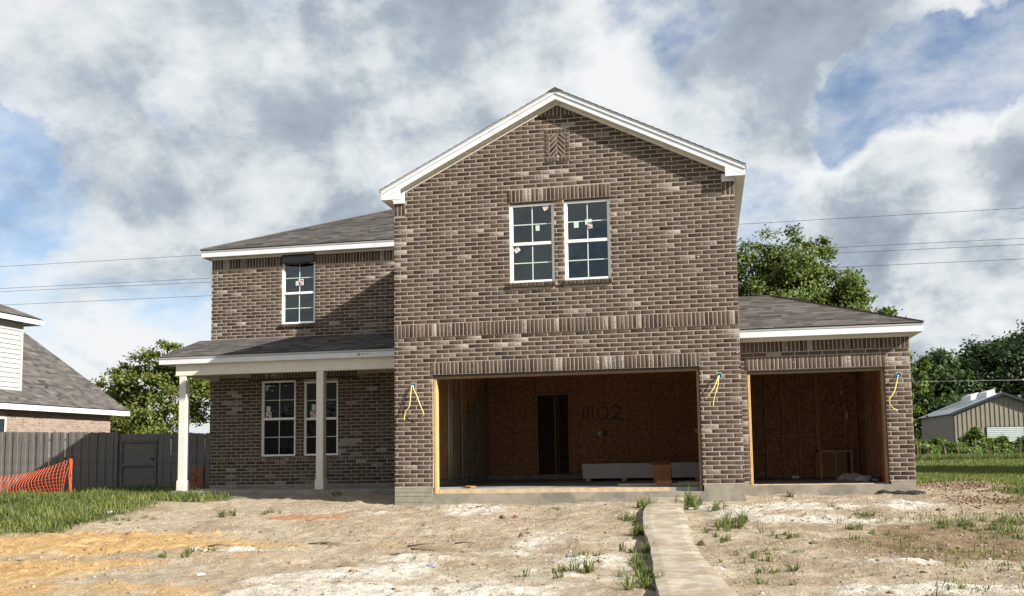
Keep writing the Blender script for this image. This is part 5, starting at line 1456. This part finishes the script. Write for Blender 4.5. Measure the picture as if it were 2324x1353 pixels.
# separate tufts on the dirt
tl = [((-2.35, -1.75), .22, 60, .20, 'spiky grass tuft on pale dirt by the porch slab'), ((-1.65, -1.55), .22, 55, .20, 'second spiky grass tuft on the dirt by the porch slab'), ((-.55, -5.9), .30, 110, .14, 'flattened grass patch on the orange clay'),
      ((4.62, -7.2), .12, 70, .20, 'upright grass tuft left of the concrete strip'), ((4.45, -7.6), .25, 60, .13, 'thin grass patch near the upright tuft left of the strip'), ((4.80, -1.1), .14, 120, .24, 'leafy green weed at the top left end of the strip'),
      ((4.72, -2.5), .18, 120, .19, 'weed patch beside the upper left edge of the strip'), ((4.95, -4.0), .12, 130, .20, 'grass growing along the left edge of the strip'), ((5.05, -5.5), .16, 130, .18, 'weeds by the middle left edge of the strip'),
      ((5.12, -6.4), .15, 130, .16, 'broad weed by the lower left edge of the strip'), ((5.20, -7.4), .17, 150, .17, 'grass tuft by the lower left edge of the strip'), ((5.30, -8.3), .15, 130, .17, 'grass at the bottom left edge of the strip'), ((4.55, -6.3), .22, 60, .12, 'scattered short grass left of the strip'),
      ((5.62, -1.0), .16, 200, .34, 'tall bright grass clump at the top right of the strip'), ((5.95, -1.3), .22, 120, .22, 'grass spreading right of the tall clump'), ((6.1, -3.3), .30, 190, .26, 'grass clump right of the concrete strip'), ((6.35, -2.9), .22, 110, .2, 'low grass behind the clump right of the strip'),
      ((6.75, -3.7), .35, 90, .14, 'sparse grass on the dirt right of the strip'), ((6.05, -4.4), .18, 90, .15, 'small weeds by the right edge of the strip'), ((6.25, -6.3), .30, 110, .13, 'low weeds right of the lower strip'), ((6.6, -5.4), .35, 90, .10, 'thin weeds on brown dirt right of the strip'), ((6.45, -7.3), .30, 110, .12, 'low grass patch near the bottom of the strip'),
      ((8.2, -1.9), .22, 110, .14, 'small grass patch before the side garage'), ((7.78, -3.6), .10, 70, .12, 'little round weed on pale gravel'), ((8.25, -3.9), .20, 60, .09, 'flat leafy weed on the gravel'), ((7.95, -1.3), .15, 40, .12, 'thin grass by the side garage sill'),
      ((9.3, -3.2), .35, 240, .16, 'grass patch on brown dirt near the lawn'), ((9.75, -3.5), .35, 200, .14, 'wider grass patch near the lawn edge'), ((10.0, -2.9), .35, 200, .14, 'grass patch at the edge of the right lawn'), ((9.6, -4.4), .3, 120, .10, 'thin grass on the brown dirt at right'), ((8.9, -6.9), .3, 120, .10, 'short grass patch on the brown dirt at right'), ((8.5, -5.6), .25, 60, .08, 'few grass blades on the bare brown dirt'),
      ((3.25, -1.0), .12, 40, .10, 'tiny green weed by the garage sill'), ((-1.9, 1.75), .10, 40, .22, 'dark weed standing against the porch slab'), ((7.35, .62), .10, 40, .18, 'weed leaning against the side garage foundation'), ((-3.9, -2.4), .3, 120, .10, 'grass runner crossing the clay edge')]
for (x, y), r, n, h_, lab in tl:
    nn = int(n * 1.2); nc = max(3, nn // 16)
    cx_, cy_ = x + RNG.normal(0, r * .55, nc), y + RNG.normal(0, r * .8, nc)
    k = RNG.integers(0, nc, nn)
    X, Y = cx_[k] + RNG.normal(0, .022, nn), cy_[k] + RNG.normal(0, .022, nn)
    hs = RNG.uniform(.45, 1.2, nc)
    o = blades('grass_tuft', X, Y, h_ * .85 * hs[k] * RNG.uniform(.35, 1.35, nn), GRASS, .0052, 1.0, np.clip(RNG.normal(.5, .25, nn), 0, 1)); tag(o, lab, 'grass', 'grass tufts on the bare dirt', 'stuff')

# ================================================================== STONES, CLODS AND SCRAPS ON THE DIRT
def stones(name, X, Y, S, lab, M, tint):
    n = len(X); Z = terrain(X, Y)
    ico = np.array([(0, 0, 1), (.9, 0, .35), (.28, .85, .35), (-.73, .53, .35), (-.73, -.53, .35), (.28, -.85, .35), (.73, .53, -.4), (-.28, .85, -.4), (-.9, 0, -.4), (-.28, -.85, -.4), (.73, -.53, -.4), (0, 0, -.8)])
    F = np.array([(0, 1, 2), (0, 2, 3), (0, 3, 4), (0, 4, 5), (0, 5, 1), (1, 6, 2), (2, 7, 3), (3, 8, 4), (4, 9, 5), (5, 10, 1), (6, 7, 2), (7, 8, 3), (8, 9, 4), (9, 10, 5), (10, 6, 1)])
    V = ico[None] * RNG.uniform(.6, 1.3, (n, 12, 1))
    sc = S[:, None] * RNG.uniform(.6, 1.3, (n, 3)); sc[:, 2] *= .6
    V = V * sc[:, None]
    a = RNG.uniform(0, 6.28, n); c, s = np.cos(a)[:, None], np.sin(a)[:, None]
    P = np.stack([V[..., 0] * c - V[..., 1] * s + X[:, None], V[..., 0] * s + V[..., 1] * c + Y[:, None], V[..., 2] + Z[:, None] + S[:, None] * .12], 2).reshape(-1, 3)
    loops = (F[None] + (np.arange(n) * 12)[:, None, None]).reshape(-1); nf = n * len(F)
    o = fast_mesh(name, P, loops, np.arange(nf) * 3, np.full(nf, 3), M, None, dict(tint=np.repeat(tint, 12)))
    return tag(o, lab, 'stones', kind='stuff')
def soil_mat(name, cols):
    m = bpy.data.materials.new(name); m.use_nodes = True
    t = NT(m.node_tree)
    ramp = t.n('ShaderNodeValToRGB', {0: t.attr('tint').outputs['Fac']}); els = ramp.color_ramp.elements
    els[0].color = (*cols[0], 1); els[1].color = (*cols[-1], 1)
    for i, c in enumerate(cols[1:-1]): e = els.new((i + 1) / (len(cols) - 1)); e.color = (*c, 1)
    pos = t.n('ShaderNodeNewGeometry').outputs['Position']
    col = t.mix(t.rng(t.noise(pos, 60, 4, .7), .4, .7, 0, .35), ramp.outputs[0], (.2, .15, .1, 1))
    p = t.n('ShaderNodeBsdfPrincipled', {'Base Color': col, 'Roughness': .95, 'Specular IOR Level': .15})
    t.n('ShaderNodeOutputMaterial', {0: p.outputs[0]})
    return m
STONE = soil_mat('caliche_stone', [(.13, .10, .07), (.20, .16, .115), (.27, .235, .185), (.40, .37, .32)])
CLOD = soil_mat('clay_clod', [(.11, .07, .04), (.21, .135, .065), (.30, .20, .095), (.36, .26, .14)])
BCLOD = soil_mat('dark_clod', [(.10, .07, .045), (.17, .12, .08), (.24, .18, .12)])
n = 26000
X = RNG.uniform(-5, 11, n); Y = RNG.uniform(-9.3, 1.5, n)
k = (zone_grass(X, Y) < .4) & ((fbm(X, Y, .8, 3, 61) > .44) | (zone_white(X, Y) > .3)) & (zone_clay(X, Y) < .4) & ~((Y > -.08) & (X > -.1) & (X < WG + .1)) & ~((Y > .9) & (X > 6)) & ~((np.abs(X - (5.2 - .04 * (Y + 3))) < .55))
X, Y = X[k], Y[k]
stones('pale_stones', X, Y, .004 + .020 * RNG.uniform(0, 1, len(X)) ** 5, 'small pale stones scattered over the dirt', STONE, np.clip(RNG.normal(.42, .22, len(X)), 0, 1))
n = 9000
X = RNG.uniform(-5.5, 2.6, n); Y = RNG.uniform(-9.3, -2.8, n); k = (RNG.uniform(size=n) < zone_clay(X, Y) * (fbm(X, Y * 1.8, .6, 3, 63) > .47)); X, Y = X[k], Y[k]
stones('clay_clods', X, Y, .005 + .030 * RNG.uniform(0, 1, len(X)) ** 5, 'orange clay clods on the disturbed soil', CLOD, np.clip(RNG.normal(.5, .22, len(X)), 0, 1))
n = 2600
X = RNG.normal(11.0, .75, n); Y = RNG.normal(3.2, 1.5, n)
X2, Y2 = RNG.normal(10.5, .7, 900), RNG.normal(-.5, .4, 900)
X, Y = np.r_[X, X2], np.r_[Y, Y2]; k = (X > 9.8) ; X, Y = X[k], Y[k]
stones('dark_clods', X, Y, .008 + .035 * RNG.uniform(0, 1, len(X)) ** 3, 'dark brown clods dug up beside the side garage', BCLOD, np.clip(RNG.normal(.5, .25, len(X)), 0, 1))
n = 420
X = RNG.uniform(-4, 10, n); Y = RNG.uniform(-9, -.6, n); k = (zone_grass(X, Y) < .3) & ~((np.abs(X - (5.2 - .04 * (Y + 3))) < .5)); X, Y = X[k], Y[k]
stones('dirt_clods', X, Y, .012 + .035 * RNG.uniform(0, 1, len(X)) ** 3, 'loose brown dirt clods on the yard', BCLOD, np.clip(RNG.normal(.6, .25, len(X)), 0, 1))

def gz(x, y): return float(terrain(x, y))
def scrap(name, lab, cat, x, y, size, M, seed, amp=.3, sub=1): return crumple(name, lab, cat, (x, y, gz(x, y) - .006), size, M, seed, amp, sub)
scrap('plastic_scrap', 'crumpled white plastic scrap at the edge of the left grass', 'scrap', -4.85, -1.55, (.20, .07, .05), SCRAPW, 21)
scrap('dark_scrap', 'dark scrap lying beside the white plastic on the left', 'scrap', -5.15, -1.60, (.07, .05, .05), BLACKPL, 22)
scrap('plastic_scrap', 'white plastic scrap on the pale dirt at the bottom left', 'scrap', .55, -7.5, (.07, .04, .025), SCRAPW, 23)
scrap('pale_rock', 'flat pale rock slab on the dirt in front of the garage', 'rock', 2.25, -5.1, (.20, .09, .04), STONE, 24)
scrap('pale_rock', 'white lump of caliche on the mound at the front', 'rock', 2.0, -7.0, (.10, .07, .06), STONE, 25)
scrap('tan_rock', 'tan round rock below the garage sill', 'rock', 2.55, -2.0, (.06, .05, .05), CLOD, 26)
scrap('red_rock', 'red brown brick bat below the garage sill', 'rock', 2.78, -2.05, (.05, .05, .045), OLDBRICK, 27)
scrap('dark_clod', 'dark pointed clod alone on the smooth dirt', 'rock', 3.35, -4.3, (.05, .05, .07), BCLOD, 28)
scrap('dark_clod', 'blue grey stone on the pale dirt near the front', 'rock', 2.95, -7.0, (.06, .05, .04), mat('bluestone', (.2, .2, .24), .9, .2, 9), 29)
scrap('dark_rock', 'dark stone by the grass tuft left of the strip', 'rock', 4.35, -6.4, (.06, .05, .04), mat('greystone', (.28, .28, .3), .9, .2, 9), 30)
scrap('dark_rock', 'small dark stone at the very front of the dirt', 'rock', 3.4, -8.35, (.035, .03, .03), BCLOD, 31)
scrap('dark_clod', 'dark clod on pale gravel right of the strip', 'rock', 7.15, -4.7, (.06, .05, .035), BCLOD, 32)
scrap('tan_rock', 'pale rock beside the right edge of the strip', 'rock', 5.78, -4.75, (.08, .07, .06), STONE, 33)
for k, (x, y, l, a) in enumerate([(.55, -4.9, .42, .15), (.75, -4.95, .3, -.25), (2.0, -5.05, .35, .3), (2.6, -4.95, .3, -.1), (-.9, -4.95, .3, .2), (-1.1, -5.3, .22, .6), (1.9, -1.2, .25, .1), (2.1, -6.0, .22, -.4)]):
    m = MB(); z0 = gz(x, y)
    m.tube([(x, y, z0 + .01), (x + l * .5 * math.cos(a), y + l * .5 * math.sin(a), z0 + .035), (x + l * math.cos(a), y + l * math.sin(a), gz(x + l * math.cos(a), y + l * math.sin(a)) + .012)], [.012, .010, .006], 5)
    o = m.build('twig', BARK, None, True)
    tag(o, ['long dark twig on the tan dirt', 'short dark twig crossing the long one', 'dark twig by the flat pale rock', 'twig right of the flat pale rock', 'dark twig on the orange clay', 'crooked twig on the orange clay', 'twig lying near the garage sill', 'small twig on the white caliche'][k], 'twig', 'twigs lying on the dirt')
# black plastic moisture barrier sticking out under the side garage corner
vs, fs = [], []
for i in range(16):
    for j in range(4):
        x = 8.95 + .80 * i / 15; y = D2 - .005 - .035 * j - (.02 * math.sin(i * 1.3) if j else 0) - .006 * i * (j / 3)
        vs.append((x, y, gz(x, min(y, .9)) + .055 - .015 * j + random.uniform(-.012, .018)))
for i in range(15):
    for j in range(3): fs.append((i * 4 + j, i * 4 + j + 1, i * 4 + j + 5, i * 4 + j + 4))
o = mesh_obj('plastic_barrier', vs, fs, BLACKPL, None, True); o.modifiers.new('t', 'SOLIDIFY').thickness = .004
tag(o, 'torn black plastic edge poking out under the side garage corner', 'plastic')

# ================================================================== HOUSE ACROSS THE STREET (mirrored in the porch windows)
sh = empty('street_house', (-28, -52, -.9)); tag(sh, 'brown brick house across the street mirrored in the porch windows', 'house')
m = MB(); m.box(-9, 9, -5, 5, 0, 5.4); m.build('wall', SIDEBRICK, sh)
m = MB(); m.add([(-9.5, -5.5, 5.4), (9.5, -5.5, 5.4), (9.5, 5.5, 5.4), (-9.5, 5.5, 5.4), (-4, 0, 8.4), (4, 0, 8.4)], [(0, 1, 5, 4), (1, 2, 5), (2, 3, 4, 5), (3, 0, 4), (0, 3, 2, 1)], tint=.4); m.build('roof', SHINGLE, sh)
m = MB(); m.box(-9.5, 9.5, 5.5, 5.54, 5.2, 5.4); m.build('eave_fascia', WHITE, sh)
for x, z in ((-6, .9), (-2, .9), (5, .9), (-6, 3.4), (0, 3.4), (5, 3.4)):
    m = MB(); m.box(x, x + 1.1, 5.0, 5.05, z, z + 1.5); wn = m.build('window', VINYL, sh)
    m = MB(); m.box(x + .08, x + 1.02, 5.051, 5.06, z + .08, z + 1.42); m.build('pane', STEEL, wn)
for (x, y), lab in (((-43, -50), 'leafy tree left of the house across the street'), ((-12, -54), 'leafy tree right of the house across the street')):
    tree('broadleaf_tree', lab, 'tree', (x, y, -.9), [(x, y, 5.5, 2.8), (x - 2, y, 4, 2.4), (x + 2, y, 4, 2.4), (x, y, 3, 2.4)], 7000, .4, LEAF_D, .3, limbs=False)

# ================================================================== POWER LINES
pole_x = (-75, 62)
for px_, lab in ((pole_x[0], 'wooden utility pole far left of the house'), (pole_x[1], 'wooden utility pole far right of the house')):
    o = empty('utility_pole', (px_, 55, -.4)); tag(o, lab, 'pole')
    m = MB(); m.tube([(0, 0, 0), (0, 0, 20.0)], [.18, .13], 8); m.build('shaft', BARK, o, True)
    m = MB(); m.bbox(-.06, .06, -1.2, 1.2, 18.6, 18.75, .01); m.build('crossarm', FENCEDARK, o)
for k, (za, zb, sag, lab) in enumerate([(18.6, 18.34, .5, 'topmost power line crossing the sky behind the house'), (16.55, 16.02, .4, 'second power line from the top behind the house'), (16.25, 15.55, .4, 'third power line close under the second'), (15.0, 14.45, .4, 'lowest of the four power lines behind the house')]):
    pts = []
    for i in range(41):
        q = i / 40; x = pole_x[0] + (pole_x[1] - pole_x[0]) * q
        zz = za + (zb - za) * (x + 57.9) / 87.7
        pts.append((x, 55 + .0, zz))
    m = MB(); m.tube(pts, .017, 5); o = m.build('power_line', CABLE, None, True); tag(o, lab, 'power line', 'power lines behind the house')
m = MB(); m.tube([(14, 40, 4.48), (24, 40, 4.37), (45, 40, 4.5)], .009, 5); o = m.build('telephone_cable', PVC, None, True); tag(o, 'thin pale cable strung in front of the dark wood', 'cable')
